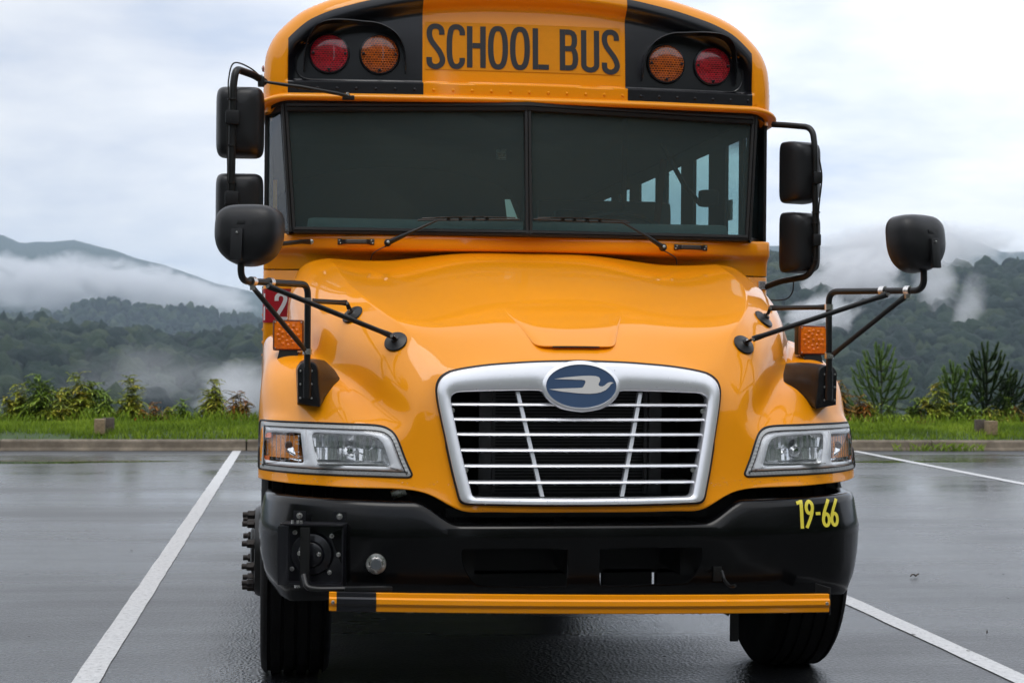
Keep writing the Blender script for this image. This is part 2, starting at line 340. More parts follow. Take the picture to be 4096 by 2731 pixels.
CONC = pmat('kerb_concrete', (0.25, 0.205, 0.165), 0.75, noise_amt=0.3, nscale=5, bump=0.35, bscale=90)
def kerb_mat():
    nt = CONC.node_tree; p = nt.nodes['Principled BSDF']; t = nn(nt, 'ShaderNodeTexCoord')
    n = nn(nt, 'ShaderNodeTexNoise', i={'Scale': 3.5, 'Detail': 9, 'Roughness': 0.65}); lk(nt, t.outputs['Object'], n.inputs['Vector'])
    s = nn(nt, 'ShaderNodeSeparateXYZ'); lk(nt, t.outputs['Object'], s.inputs[0])
    lk(nt, ramp(nt, n.outputs[0], [(0.3, (0.075, 0.058, 0.040)), (0.5, (0.15, 0.12, 0.085)), (0.72, (0.26, 0.215, 0.16))]), p.inputs['Base Color'])
kerb_mat()
kerb = empty('kerb'); tag(kerb, kind='structure')
kerb_prof = [(13.57, -0.02), (13.575, 0.01), (13.60, 0.05), (13.615, 0.135), (13.635, 0.152), (13.66, 0.158), (13.76, 0.158), (13.77, 0.10), (13.77, -0.02)]
kerb_prof = [(y+0.2, z*0.86) for y, z in kerb_prof]
def kerb_stone(x0, x1):
    V = [(x, y, z) for x in (x0+0.008, x1-0.008) for y, z in kerb_prof]; n = len(kerb_prof)
    F = [(i, (i+1) % n, n+(i+1) % n, n+i) for i in range(n)]+[tuple(range(n))[::-1], tuple(range(n, 2*n))]
    o = mesh('kerb_stone', V, F, CONC, kerb, False); o.modifiers.new('b', 'BEVEL').width = 0.006
for k in range(-8, 9): kerb_stone(-1.52+k*3.05, -1.52+(k+1)*3.05)

# ------------------------------------------------------------ terrain
EARTH = pmat('red_clay_soil', (0.12, 0.055, 0.03), 0.9, noise_amt=0.35, nscale=4)
GRS = pmat('turf_ground', (0.035, 0.065, 0.014), 0.9, noise_amt=0.4, nscale=3)
def verge_z(x, y):
    b = 0.035*mnoise.noise(Vector((x*0.7, y*0.9, 3)))+0.015*mnoise.noise(Vector((x*3, y*3, 9)))
    z = np.interp(y, [13.92, 14.08, 14.4, 15.2, 16.4, 18, 22, 30, 45, 70], [0.112, 0.15, 0.20, 0.235, 0.20, 0.02, -0.7, -2.8, -8, -17])
    return z+b*max(0, min(1, (y-13.95)/0.5))
xs = np.linspace(-60, 70, 261); ys = np.r_[13.925, 13.98, np.arange(14.05, 19, 0.16), np.arange(19, 30, 1.0), np.arange(30, 71, 4)]
tag(grid('grass_verge', [[(x, y, verge_z(x, y)) for x in xs] for y in ys], GRS), kind='structure')

def forest_floor():
    m = bpy.data.materials.new('forest_hill'); m.use_nodes = True; nt = m.node_tree; p = nt.nodes['Principled BSDF']
    t = nn(nt, 'ShaderNodeTexCoord'); n = nn(nt, 'ShaderNodeTexNoise', i={'Scale': 0.06, 'Detail': 8, 'Roughness': 0.65}); lk(nt, t.outputs['Object'], n.inputs['Vector'])
    lk(nt, ramp(nt, n.outputs[0], [(0.3, (0.010, 0.020, 0.010)), (0.5, (0.022, 0.040, 0.018)), (0.7, (0.040, 0.062, 0.026))]), p.inputs['Base Color'])
    v = nn(nt, 'ShaderNodeTexVoronoi', i={'Scale': 0.11}); lk(nt, t.outputs['Object'], v.inputs['Vector'])
    b = nn(nt, 'ShaderNodeBump', i={'Strength': 1.0, 'Distance': 6.0}); b.invert = True; lk(nt, v.outputs['Distance'], b.inputs['Height']); lk(nt, b.outputs[0], p.inputs['Normal'])
    p.inputs['Roughness'].default_value = 0.9; p.inputs['Specular IOR Level'].default_value = 0.1; return m
FLOOR = forest_floor()
CX, CY, CZ = -1.129, -7.779, 1.363
near = [(-40, .02), (-14, .018), (-9.07, 0.0145), (-7.05, 0.0112), (-5.51, 0.0088), (-3.17, 0.005), (-1.84, 0.0062), (-0.57, 0.0116), (5, .03), (12, .055), (16.61, 0.0575), (18.37, 0.0524), (19.22, 0.0491), (21.0, 0.0469), (22.43, 0.049), (23.86, 0.0506), (24.95, 0.0515), (40, .05)]
midr = [(-40, .03), (-14, .014), (-9.07, 0.0167), (-7.06, 0.02), (-6.03, 0.0258), (-5.52, 0.0255), (-4.48, 0.022), (-2.49, 0.0216), (-1.85, 0.0189), (-0.57, 0.0164), (8, .03), (17, .04), (30, .04)]
farr = [(-40, .05), (-14, .065), (-9.1, 0.061), (-8.44, 0.0567), (-6.72, 0.0593), (-6.05, 0.0563), (-5.33, 0.0533), (-4.86, 0.0503), (-3.55, 0.0437), (-2.76, 0.0393), (-2.17, 0.0352), (-0.55, 0.0291), (6, .045), (12, .058), (16.61, 0.0608), (18.31, 0.0603), (19.21, 0.0613), (20.1, 0.0649), (20.56, 0.064), (21.8, 0.0679), (22.79, 0.0669), (23.75, 0.0603), (24.31, 0.0562), (24.95, 0.0565), (40, .06)]
def tbl(T, az):
    a = ((az+180) % 360)-180
    v = np.interp(a, [p[0] for p in T], [p[1] for p in T])
    if abs(a) > 40: v = v*(1-min(1, (abs(a)-40)/20))+(0.045+0.02*math.sin(R_(a*3))+0.012*math.sin(R_(a*11)))*min(1, (abs(a)-40)/20)
    return v
def R1(az): return float(np.interp(((az+180) % 360)-180, [-9, 0, 12, 20], [780, 850, 1000, 1080]))
R2, R3 = 1750.0, 4400.0
def hill_z(az, r):
    r1 = R1(az); z1 = CZ+r1*tbl(near, az)-8; z2 = CZ+R2*tbl(midr, az)-8; z3 = CZ+R3*tbl(farr, az)
    back = max(0, min(1, (abs(((az+180) % 360)-180)-75)/15))
    rr = [0, 40, 75, 160, 320, 0.62*r1, 0.85*r1, r1, r1+160, 1480, R2, R2+300, 3000, 3800, R3, 6500]
    zz = [-20, -20, -20, -28, -38, -30+0.25*(z1+30), z1-0.22*(z1+30), z1, z1-30, min(z1, z2)-30, z2, z2-60, 0.35*z3, 0.75*z3, z3, -50]
    if back > 0:
        zb = [-20, -1.0, 34.0, 66, 70, 72, 74, 76, 60, 60, 70, 60, 90, 120, 160, -50]  # unseen wooded bank behind the camera, raised to block low sky light
        zz = [a*(1-back)+b*back for a, b in zip(zz, zb)]
    z = float(np.interp(r, rr, zz))
    q = Vector((r*math.sin(R_(az))/90, r*math.cos(R_(az))/90, 2.0))
    amp = min(1, r/600)*5*(1 if r > 90 else 0)*min(1, abs(r-r1)/120)*min(1, abs(r-R2)/200) + (14*min(1, abs(r-R3)/500) if r > 2300 else 0)
    return z+amp*mnoise.fractal(q, 1.0, 2.0, 4)
azs = np.r_[np.arange(-180, -14, 4), np.arange(-14, 30, 0.25), np.arange(30, 181, 4)]
rs = np.r_[40, 52, 66, 80, 110, 160, 240, 320, 400, np.arange(460, 1300, 30), np.arange(1300, 2300, 50), np.arange(2300, 4900, 110), 5200, 5800, 6500]
H = [[(CX+r*math.sin(R_(a)), CY+r*math.cos(R_(a)), hill_z(a, r)) for a in azs] for r in rs]
tag(grid('hills', H, FLOOR), kind='structure')
tag(mesh('valley_ground', [(-7000, -7000, -42), (7000, -7000, -42), (7000, 7000, -42), (-7000, 7000, -42)], [(0, 1, 2, 3)], GRS), kind='structure')

def leaf_mat(name, cols, rough=0.6, scale=0.0):
    m = bpy.data.materials.new(name); m.use_nodes = True; nt = m.node_tree; p = nt.nodes['Principled BSDF']
    a = nn(nt, 'ShaderNodeAttribute', attribute_name='tint')
    n = len(cols); lk(nt, ramp(nt, a.outputs['Fac'], [(k/(n-1), c) for k, c in enumerate(cols)]), p.inputs['Base Color'])
    p.inputs['Roughness'].default_value = rough; p.inputs['Specular IOR Level'].default_value = 0.25
    if scale:
        t = nn(nt, 'ShaderNodeTexCoord'); v = nn(nt, 'ShaderNodeTexNoise', i={'Scale': scale, 'Detail': 5, 'Roughness': 0.7}); lk(nt, t.outputs['Object'], v.inputs['Vector'])
        b = nn(nt, 'ShaderNodeBump', i={'Strength': 1.0, 'Distance': 2.5}); lk(nt, v.outputs[0], b.inputs['Height']); lk(nt, b.outputs[0], p.inputs['Normal'])
    else:
        p.inputs['Subsurface Weight'].default_value = 0.0
    return m
def fast_mesh(name, V, F, m, tint=None, parent=None, smooth=False):
    V = np.asarray(V, np.float32); F = np.asarray(F, np.int32); k = F.shape[1]
    me = bpy.data.meshes.new(name); me.vertices.add(len(V)); me.vertices.foreach_set('co', V.ravel())
    me.loops.add(F.size); me.loops.foreach_set('vertex_index', F.ravel())
    me.polygons.add(len(F)); me.polygons.foreach_set('loop_start', np.arange(0, F.size, k, dtype=np.int32)); me.polygons.foreach_set('loop_total', np.full(len(F), k, np.int32))
    if smooth: me.polygons.foreach_set('use_smooth', np.ones(len(F), bool))
    me.update(calc_edges=True); me.validate()
    if tint is not None:
        at = me.attributes.new('tint', 'FLOAT', 'POINT'); at.data.foreach_set('value', np.asarray(tint, np.float32))
    me.materials.append(m); return link(name, me, parent)
def ico(sub):
    bm = bmesh.new(); bmesh.ops.create_icosphere(bm, subdivisions=sub, radius=1.0)
    V = np.array([v.co[:] for v in bm.verts]); F = np.array([[v.index for v in f.verts] for f in bm.faces]); bm.free(); return V, F
def crown_variants(sub, n, lump, amp):
    V, F = ico(sub); out = []
    for k in range(n):
        d = np.array([amp*mnoise.fractal(Vector(v)*lump+Vector((k*7.3, 1, 2)), 0.8, 2.1, 4) for v in V])
        c = V*(1+d)[:, None]; conif = k % 6 == 5
        if conif:
            h = (c[:, 2]+1)/2; c[:, :2] *= (1.15-0.95*np.clip(h, 0, 1))[:, None]; c[:, 2] *= 1.25
        else: c[:, 2] *= 0.85+0.25*rng.random()
        out.append(c)
    return out, F
FOL = leaf_mat('forest_leaves', [(0.003, 0.010, 0.008), (0.007, 0.020, 0.013), (0.014, 0.033, 0.018), (0.030, 0.052, 0.024), (0.060, 0.080, 0.030)], 0.8, scale=0.55)
def forest(name, bands, label):
    VV = []; FF = []; TT = []; off = 0
    for (a0, a1, ra, rb, sp, size, sub, var) in bands:
        cv, F = var
        r = ra
        while r < rb:
            da = math.degrees(sp/r); a = a0+random.random()*da
            while a < a1:
                rr = r+sp*(random.random()-0.5)*0.9; aa = a+da*(random.random()-0.5)*0.9
                s = size*random.uniform(0.55, 1.35); c = cv[random.randrange(len(cv))]
                th = random.random()*6.28; ct, st = math.cos(th), math.sin(th)
                P = np.stack([c[:, 0]*ct-c[:, 1]*st, c[:, 0]*st+c[:, 1]*ct, c[:, 2]*1.15], 1)*s
                x, y = CX+rr*math.sin(R_(aa)), CY+rr*math.cos(R_(aa))
                P += (x, y, hill_z(aa, rr)+s*0.75); VV.append(P); FF.append(F+off); off += len(P)
                cl = 0.5+0.5*mnoise.noise(Vector((x/60, y/60, 0)))
                TT.append(np.clip(0.50*cl+0.75*random.random()-0.15+0.05*(P[:, 2]-P[:, 2].mean())/s, 0, 1))
                a += da
            r += sp
    o = fast_mesh(name, np.vstack(VV), np.vstack(FF), FOL, np.concatenate(TT), smooth=True); tag(o, label, 'forest', kind='stuff'); return o
CV2 = crown_variants(3, 6, 1.9, 0.38); CV1 = crown_variants(2, 9, 2.3, 0.50); CV0 = crown_variants(1, 5, 1.6, 0.3)
forest('forest', [(-11.5, 1.5, 300, 560, 7.2, 4.3, 3, CV1), (-11.5, 1.5, 560, 830, 7.4, 4.5, 2, CV1)], 'dense green wood on the near hillside left of the bus')
forest('forest', [(13.5, 27, 420, 1085, 7.4, 4.6, 2, CV1)], 'dark dense wood on the steep hillside right of the bus')
forest('forest', [(-11.5, 1.5, 1150, 1760, 9, 4.6, 2, CV1)], 'paler hazy wood on the low ridge under the mist bank')

# ------------------------------------------------------------ haze and mist
def vol_obj(name, V, F, mat_, label, cat):
    o = mesh(name, V, F, mat_); tag(o, label, cat, kind='stuff'); return o
def vmat(name, dens, col=(0.68, 0.82, 1.0)):
    m = bpy.data.materials.new(name); m.use_nodes = True; nt = m.node_tree; nt.nodes.clear()
    v = nn(nt, 'ShaderNodeVolumePrincipled', i={'Density': dens, 'Anisotropy': 0.0}); v.inputs['Color'].default_value = (*col, 1)
    o = nn(nt, 'ShaderNodeOutputMaterial'); lk(nt, v.outputs[0], o.inputs['Volume']); return m, nt, v
bm = bmesh.new(); box_bm(bm, (0, 0, 150), (14500, 14500, 390)); hz = bmo('haze', bm, vmat('haze_air', 0.00016)[0]); tag(hz, 'pale bluish air haze between the bus and the hills', 'haze', kind='stuff')
def mist(az, el, r, sx, sy, sz, dens, nscale, seed, label, thr=0.42, tilt=0.0):
    m, nt, v = vmat('mist_cloud', dens, (0.97, 0.975, 0.99))
    t = nn(nt, 'ShaderNodeTexCoord'); mp = nn(nt, 'ShaderNodeMapping'); mp.inputs['Location'].default_value = (seed*3.1, seed*1.7, 0); mp.inputs['Scale'].default_value = (sx/sz*0.55, sy/sz*0.35, 1.0)
    lk(nt, t.outputs['Object'], mp.inputs[0])
    n = nn(nt, 'ShaderNodeTexNoise', i={'Scale': nscale, 'Detail': 6, 'Roughness': 0.6, 'Distortion': 0.5}); lk(nt, mp.outputs[0], n.inputs['Vector'])
    ln = nn(nt, 'ShaderNodeVectorMath', operation='LENGTH'); lk(nt, t.outputs['Object'], ln.inputs[0])
    fall = nn(nt, 'ShaderNodeMapRange', i={1: 0.25, 2: 1.0, 3: 0.0, 4: 0.5}, clamp=True); lk(nt, ln.outputs['Value'], fall.inputs[0])
    sb = nn(nt, 'ShaderNodeMath', operation='SUBTRACT'); lk(nt, n.outputs[0], sb.inputs[0]); lk(nt, fall.outputs[0], sb.inputs[1])
    mr = nn(nt, 'ShaderNodeMapRange', i={1: thr-0.22, 2: thr+0.12, 3: 0.0, 4: dens}, clamp=True); lk(nt, sb.outputs[0], mr.inputs[0]); lk(nt, mr.outputs[0], v.inputs['Density'])
    V, F = ico(3)
    me = bpy.data.meshes.new('mist'); me.from_pydata([tuple(a) for a in V], [], [tuple(a) for a in F.tolist()]); me.materials.append(m)
    o = link('mist', me); o.location = (CX+r*math.sin(R_(az)), CY+r*math.cos(R_(az)), CZ+r*el); o.scale = (sx, sy, sz); o.rotation_euler = (0, R_(tilt), -R_(az)); tag(o, label, 'mist', kind='stuff'); return o
mist(-7.3, 0.033, 2700, 330, 130, 58, 0.034, 2.2, 1, 'thick white mist bank lying across the far mountain at left', 0.36, 3)
mist(-3.7, 0.030, 2650, 190, 100, 44, 0.034, 2.2, 7, 'white end of the mist bank trailing down the mountain beside the round mirror', 0.36, 10)
mist(-1.0, -0.028, 440, 19, 16, 12, 0.07, 1.3, 3, 'low wisp of mist rising among the trees beside the left fender', 0.40)
mist(-4.0, -0.022, 520, 40, 25, 16, 0.014, 1.2, 12, 'faint wisp of mist over the wood in the middle of the left hillside', 0.40)
mist(18.0, 0.012, 740, 30, 26, 16, 0.11, 2.1, 4, 'pale mist plume rising from the wood between the flat mirrors and the round mirror', 0.36, -25)
mist(19.2, 0.034, 850, 44, 34, 24, 0.12, 2.1, 9, 'white mist drifting up the hillside just left of the round mirror at right', 0.35, -30)
mist(20.4, 0.052, 1010, 60, 40, 24, 0.10, 2.1, 2, 'mist spilling over the ridge behind the round mirror at right', 0.34, -10)
mist(22.2, 0.030, 830, 13, 26, 36, 0.04, 2.1, 5, 'tall thin wisp of mist climbing the right hillside', 0.36)
mist(21.6, 0.060, 1700, 120, 80, 30, 0.05, 2.1, 6, 'soft mist cap on the far ridge right of the round mirror', 0.34)
mist(23.2, 0.022, 780, 9, 20, 26, 0.035, 2.4, 8, 'faint thin scrap of mist on the right hillside above the dark pines', 0.38, 12)

# ------------------------------------------------------------ grass blades, plants, posts
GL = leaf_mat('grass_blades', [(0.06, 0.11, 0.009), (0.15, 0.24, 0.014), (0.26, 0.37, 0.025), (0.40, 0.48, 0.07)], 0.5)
def blades(name, n, xr, yr, hr, label, zf=verge_z, wd=0.006, lean=0.5, dens=None):
    V = []; F = []; T = []
    for k in range(n):
        x = random.uniform(*xr); y = random.uniform(*yr)
        if dens and not dens(x, y): continue
        z = zf(x, y)-0.005; th = random.random()*6.28; hh = random.uniform(*hr)*(0.7+0.6*(0.5+0.5*mnoise.noise(Vector((x*1.3, y*1.3, 5)))))
        a = random.random()*6.28; l = hh*lean*random.random(); w_ = wd*random.uniform(0.7, 1.4)
        cx, cy = math.cos(th)*w_, math.sin(th)*w_; i = len(V)
        V += [(x-cx, y-cy, z), (x+cx, y+cy, z), (x+math.cos(a)*l*0.4, y+math.sin(a)*l*0.4, z+hh*0.65), (x+math.cos(a)*l, y+math.sin(a)*l, z+hh)]
        F += [(i, i+1, i+2), (i+2, i+1, i+3)]
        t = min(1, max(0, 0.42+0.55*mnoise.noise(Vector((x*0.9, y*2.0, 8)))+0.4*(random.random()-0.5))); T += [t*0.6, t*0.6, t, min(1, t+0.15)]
    o = fast_mesh(name, V, F, GL, T); return o
patch = lambda x, y: not (abs(x+4.3) < 0.55 and y < 14.3 and random.random() < 0.9)
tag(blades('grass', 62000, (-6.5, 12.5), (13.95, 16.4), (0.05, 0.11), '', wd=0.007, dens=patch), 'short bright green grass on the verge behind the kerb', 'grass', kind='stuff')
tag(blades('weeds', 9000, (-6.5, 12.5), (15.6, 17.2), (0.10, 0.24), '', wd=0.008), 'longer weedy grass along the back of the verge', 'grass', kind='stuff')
o = blades('grass_tuft', 260, (7.0, 8.35), (13.56, 13.76), (0.04, 0.13), '', zf=lambda x, y: 0.01, wd=0.006, lean=1.3, dens=lambda x, y: random.random() < math.exp(-((x-7.7)/0.45)**2)+0.1)
tag(o, 'tuft of green grass growing in the gutter against the right kerb', 'grass tuft', kind='stuff')
o = blades('grass_tuft', 60, (9.72, 9.86), (13.62, 13.72), (0.08, 0.24), '', zf=lambda x, y: 0.01, wd=0.006, lean=0.7)
tag(o, 'single upright sprig of grass in the gutter below the right wooden post', 'grass tuft', kind='stuff')

BARK = pmat('stem_bark', (0.07, 0.045, 0.03), 0.8)
LEAFS = {
 'green': leaf_mat('leaf_green', [(0.05, 0.10, 0.014), (0.16, 0.26, 0.025), (0.24, 0.34, 0.035), (0.34, 0.38, 0.05)], 0.45),
 'olive': leaf_mat('leaf_olive', [(0.12, 0.16, 0.016), (0.28, 0.34, 0.028), (0.37, 0.38, 0.035), (0.46, 0.30, 0.035)], 0.45),
 'rust': leaf_mat('leaf_rust', [(0.07, 0.10, 0.016), (0.20, 0.16, 0.018), (0.38, 0.16, 0.02), (0.42, 0.09, 0.025)], 0.45),
 'red': leaf_mat('leaf_red', [(0.07, 0.012, 0.008), (0.20, 0.025, 0.012), (0.30, 0.05, 0.02), (0.30, 0.12, 0.03)], 0.4),
 'pine_light': leaf_mat('pine_needles_light', [(0.05, 0.10, 0.022), (0.11, 0.20, 0.035), (0.20, 0.32, 0.05), (0.34, 0.44, 0.09)], 0.5),
 'pine': leaf_mat('pine_needles', [(0.014, 0.036, 0.010), (0.035, 0.075, 0.016), (0.075, 0.13, 0.025), (0.15, 0.21, 0.04)], 0.5)}
def leaf(V, F, T, p, d, up, L, W, t):
    s = d.cross(up); 
    if s.length < 1e-4: s = Vector((1, 0, 0))
    s.normalize(); n = s.cross(d).normalized(); i = len(V); m = p+d*L*0.45+n*L*0.06; e = p+d*L-n*L*0.12
    V += [p, m+s*W*0.5, e, m-s*W*0.5]; F.append((i, i+1, i+2, i+3)); T += [t*0.8, t, min(1, t+0.1), t]
def shrub(x, y, h, spread, kind, label, stems=8, comp=True, seed=0, group=None):
    random.seed(100+seed); z0 = verge_z(x, y)-0.03
    root = empty('shrub', (x, y, z0)); tag(root, label, 'shrub', 'shrubs along the back of the verge')
    V = []; F = []; T = []; SV = []
    for s in range(stems):
        a = 6.28*s/stems+random.random()*1.6; sp = spread*random.uniform(0.15, 1.0) if s else 0.05*spread; hh = h*random.uniform(0.5, 1.02)*(1-0.40*sp/spread) if s else h*0.97
        P = [Vector((math.cos(a)*sp*t**1.2+.03*math.sin(t*4+s*2), math.sin(a)*sp*t**1.2+.02*math.sin(t*5+s), hh*t)) for t in np.linspace(0, 1, 9)]
        SV.append(tube_geo(P, [0.009*(1-0.7*k/8) for k in range(9)], 5))
        nf = int(18+hh*30)
        for k in range(nf):
            t = 0.03+0.97*(k/(nf-1)); p = P[int(t*8)].lerp(P[min(8, int(t*8)+1)], t*8-int(t*8)); az = k*2.4+random.random()*0.8
            d = Vector((math.cos(az), math.sin(az), random.uniform(0.15, 1.3))).normalized(); L = h*(0.27 if comp else 0.15)*(1.25-0.65*t)*random.uniform(0.5, 1.3)
            tb = random.uniform(0.05, 0.65)+0.35*t*random.random()
            if comp:
                nl = 11; droop = random.uniform(0.03, 0.16); q = p.copy(); up = Vector((0, 0, 1))
                for j in range(nl):
                    dd = (d+Vector((0, 0, -droop*j))).normalized(); q = q+dd*L/nl; sd_ = dd.cross(up).normalized()
                    ll = 0.060*random.uniform(0.7, 1.3)*(1-0.4*j/nl)*(h/0.8)**0.5
                    for sg in (-1, 1):
                        leaf(V, F, T, q, (sd_*sg+dd*0.7-up*random.uniform(-0.25, 0.45)).normalized(), up, ll, ll*0.36, min(1, max(0, tb+0.2*(random.random()-0.5))))
                leaf(V, F, T, q, dd, up, 0.08, 0.025, tb)
            else:
                leaf(V, F, T, p, (d*0.9+Vector((0, 0, 0.1))).normalized(), Vector((0, 0, 1)), L, L*0.33, tb)
                leaf(V, F, T, p, Vector((-d.x, -d.y, 0.5)).normalized(), Vector((0, 0, 1)), L*0.9, L*0.3, tb)
    v, f = merge(SV); mesh('stem', v, f, BARK, root, True)
    fast_mesh('foliage', [tuple(q) for q in V], F, LEAFS[kind], T, root); return root
def pine(x, y, h, label, seed=0, dens=1.0, spread=0.42):
    random.seed(300+seed); z0 = verge_z(x, y)-0.03; root = empty('pine_sapling', (x, y, z0)); tag(root, label, 'pine tree', 'pine saplings behind the right verge')
    BR = [[Vector((0, 0, 0)), Vector((0.01, 0, h*0.5)), Vector((0, 0.01, h))]]
    nw = 6
    for wv in range(nw):
        t = 0.18+0.70*wv/(nw-1)
        for k in range(5 if wv < nw-1 else 4):
            a = k*1.257+wv*0.7+random.random()*0.5; L = h*spread*(1.15-0.8*t)*random.uniform(0.7, 1.2)
            p = Vector((0, 0, h*t)); o_ = Vector((math.cos(a), math.sin(a), 0))
            BR.append([p, p+o_*L*0.55+Vector((0, 0, L*0.28)), p+o_*L*0.80+Vector((0, 0, L*1.15))])
            if L > 0.2*h: BR.append([p+o_*L*0.45+Vector((0, 0, L*0.22)), p+o_*L*0.8+Vector((o_.y, -o_.x, 0.3))*L*0.4, p+o_*L*1.0+Vector((o_.y, -o_.x, 1))*L*0.5])
    SV = []; V = []; F = []; T = []
    for bi, b in enumerate(BR):
        P = [b[0]*(1-t)**2+b[1]*2*t*(1-t)+b[2]*t*t for t in np.linspace(0, 1, 8)]
        SV.append(tube_geo(P, [(0.016 if bi == 0 else 0.007)*(1-0.7*k/7) for k in range(8)], 5))
        Ln = sum((P[i+1]-P[i]).length for i in range(7)); n = int(Ln*820*dens)
        for k in range(n):
            t = random.uniform(0.05 if bi else 0.12, 1.0); i = min(6, int(t*7)); p = P[i].lerp(P[i+1], t*7-i); d = (P[i+1]-P[i]).normalized()
            u, v_, _ = frame_of(d); a = random.random()*6.28; nd = (d*1.15+(u*math.cos(a)+v_*math.sin(a))*0.62).normalized(); L = 0.062*random.uniform(0.7, 1.2)*(h/1.2)**0.5
            s = nd.cross(d).normalized()*0.0042; i0 = len(V); V += [p-s, p+s, p+nd*L]; F.append((i0, i0+1, i0+2)); tt = random.random()*0.7+0.3*(t > 0.8); T += [tt*0.5, tt*0.5, tt]
    v, f = merge(SV); mesh('trunk', v, f, BARK, root, True)
    fast_mesh('needles', [tuple(q) for q in V], F, LEAFS['pine_light' if seed < 3 else 'pine'], T, root)
SH = [(-4.75, 16.5, 0.60, 0.30, 'olive', 'olive bush between the low edge bush and the tall yellow-green bush', 6), (-4.15, 16.2, 0.50, 0.30, 'olive', 'shorter olive bush in front of the two tallest left bushes', 6), (-3.75, 16.7, 0.70, 0.25, 'green', 'green bush just right of the tallest drooping bush', 6),
 (-5.15, 16.2, 0.42, 0.30, 'olive', 'low olive bush at the left edge of the picture behind the kerb', 6),
 (-4.45, 16.4, 0.74, 0.34, 'green', 'tall yellow-green bush, the first of the clump above the bare soil', 8),
 (-3.95, 16.6, 0.80, 0.30, 'olive', 'tallest drooping bush in the middle of the left clump', 8),
 (-3.55, 16.3, 0.52, 0.28, 'green', 'green bush filling the gap left of the wooden post', 6),
 (-3.20, 16.5, 0.76, 0.17, 'olive', 'upright sumac with brown-tipped top just left of the wooden post', 5),
 (-2.85, 16.3, 0.36, 0.22, 'rust', 'small rusty plant right behind the left wooden post', 4),
 (-2.45, 16.3, 0.38, 0.22, 'green', 'low green plant between the left post and the conical bush', 5),
 (-2.02, 16.5, 0.70, 0.20, 'olive', 'cone-shaped olive bush in the middle of the left verge', 6),
 (-1.68, 16.3, 0.50, 0.18, 'rust', 'orange-leaved bush leaning against the conical olive bush', 5),
 (-0.86, 16.2, 0.34, 0.10, 'rust', 'small orange fern-like plant standing alone left of the bus', 4),
 (0.02, 16.1, 0.72, 0.24, 'green', 'broad-leaved dark green bush beside the left fender of the bus', 9),
 (7.15, 16.2, 0.74, 0.22, 'rust', 'orange sumac leaning out from behind the right fender', 6),
 (7.50, 16.3, 0.50, 0.20, 'rust', 'low rust coloured bush left of the first pine', 5),
 (8.35, 16.0, 0.26, 0.20, 'red', 'small deep red bush at the foot of the pines', 9),
 (8.78, 16.5, 0.70, 0.24, 'olive', 'drooping olive bush between the two groups of pines', 7),
 (9.15, 16.3, 0.46, 0.26, 'green', 'green bush in front of the second group of pines', 6),
 (9.95, 16.2, 0.36, 0.22, 'rust', 'orange bush just left of the right wooden post', 6),
 (10.35, 16.4, 0.40, 0.26, 'olive', 'yellow-olive bush behind the right wooden post', 6),
 (10.95, 16.3, 0.34, 0.30, 'rust', 'orange-green bush at the right edge of the picture', 6),
 (7.95, 16.3, 0.36, 0.26, 'green', 'dark green bush under the first pine', 6)]
SH += [(7.75, 16.6, 0.42, 0.28, 'olive', 'olive filler bush directly left of the slender pine trunk', 6), (8.55, 16.7, 0.50, 0.28, 'green', 'dark filler bush behind the small deep red bush', 6),
 (9.45, 16.1, 0.34, 0.28, 'olive', 'low olive bush at the front between the two groups of pines', 6), (10.05, 16.8, 0.50, 0.28, 'green', 'green bush tucked behind the dark pines', 6),
 (10.65, 16.7, 0.44, 0.26, 'rust', 'orange bush right behind the right wooden post', 6), (11.4, 16.5, 0.42, 0.3, 'olive', 'olive bush just past the right edge bush', 6),
 (7.0, 16.0, 0.34, 0.22, 'rust', 'low orange plant peeking out beside the right headlight', 5), (-2.65, 16.6, 0.30, 0.2, 'olive', 'low olive plant right of the small rusty plant', 5), (-1.3, 16.5, 0.24, 0.2, 'green', 'tiny green plant between the bare stalks', 4), (-0.35, 16.4, 0.28, 0.2, 'olive', 'low olive plant left of the broad-leaved bush', 5)]
for k, s in enumerate(SH): shrub(*s[:6], s[6]+3, seed=k, comp=not (k in (13, 16)))
pine(8.02, 16.8, 1.22, 'slender light green pine sapling with candle-like upright branches', 1, 0.8)
pine(9.22, 16.9, 0.95, 'shorter pine sapling on the left of the dark pair', 2, 1.3)
pine(9.80, 17.0, 1.20, 'tall dark pine sapling left of the right wooden post', 3, 1.7)
pine(10.25, 17.1, 0.86, 'small dark pine sapling behind the tall dark one', 4, 1.4)
STALK = pmat('dry_stalk', (0.10, 0.08, 0.05), 0.8)
for x, h, lb in [(-0.55, 0.95, 'tall thin bare grass stalk rising above the mist wisp'), (-1.05, 0.55, 'short bare stalk left of the small orange plant')]:
    z0 = verge_z(x, 16.2); o = tube('dry_stalk', smooth_path([(x-0.05, 16.2, z0-0.02), (x, 16.2, z0+h*0.6), (x+0.07, 16.2, z0+h)], 0.2), 0.004, STALK, n=5); tag(o, lb, 'stalk')
WOOD = pmat('weathered_wood', (0.26, 0.19, 0.11), 0.75, noise_amt=0.35, nscale=25, bump=0.4, bscale=40)
WOODD = pmat('wood_block_grey', (0.10, 0.08, 0.065), 0.8, noise_amt=0.35, nscale=25)
def post(x, y, lb):
    z = verge_z(x, y); r = empty('wooden_post', (x, y, z)); tag(r, lb, 'post')
    box('post_head', (0, 0, 0.115), (0.13, 0.16, 0.19), WOOD, r, 0.012); box('post_foot', (0.02, 0.03, -0.02), (0.09, 0.10, 0.12), WOODD, r, 0.004)
    box('back_board', (-0.09 if x > 0 else 0.09, 0.16, 0.12), (0.15, 0.06, 0.20), WOODD, r, 0.006)
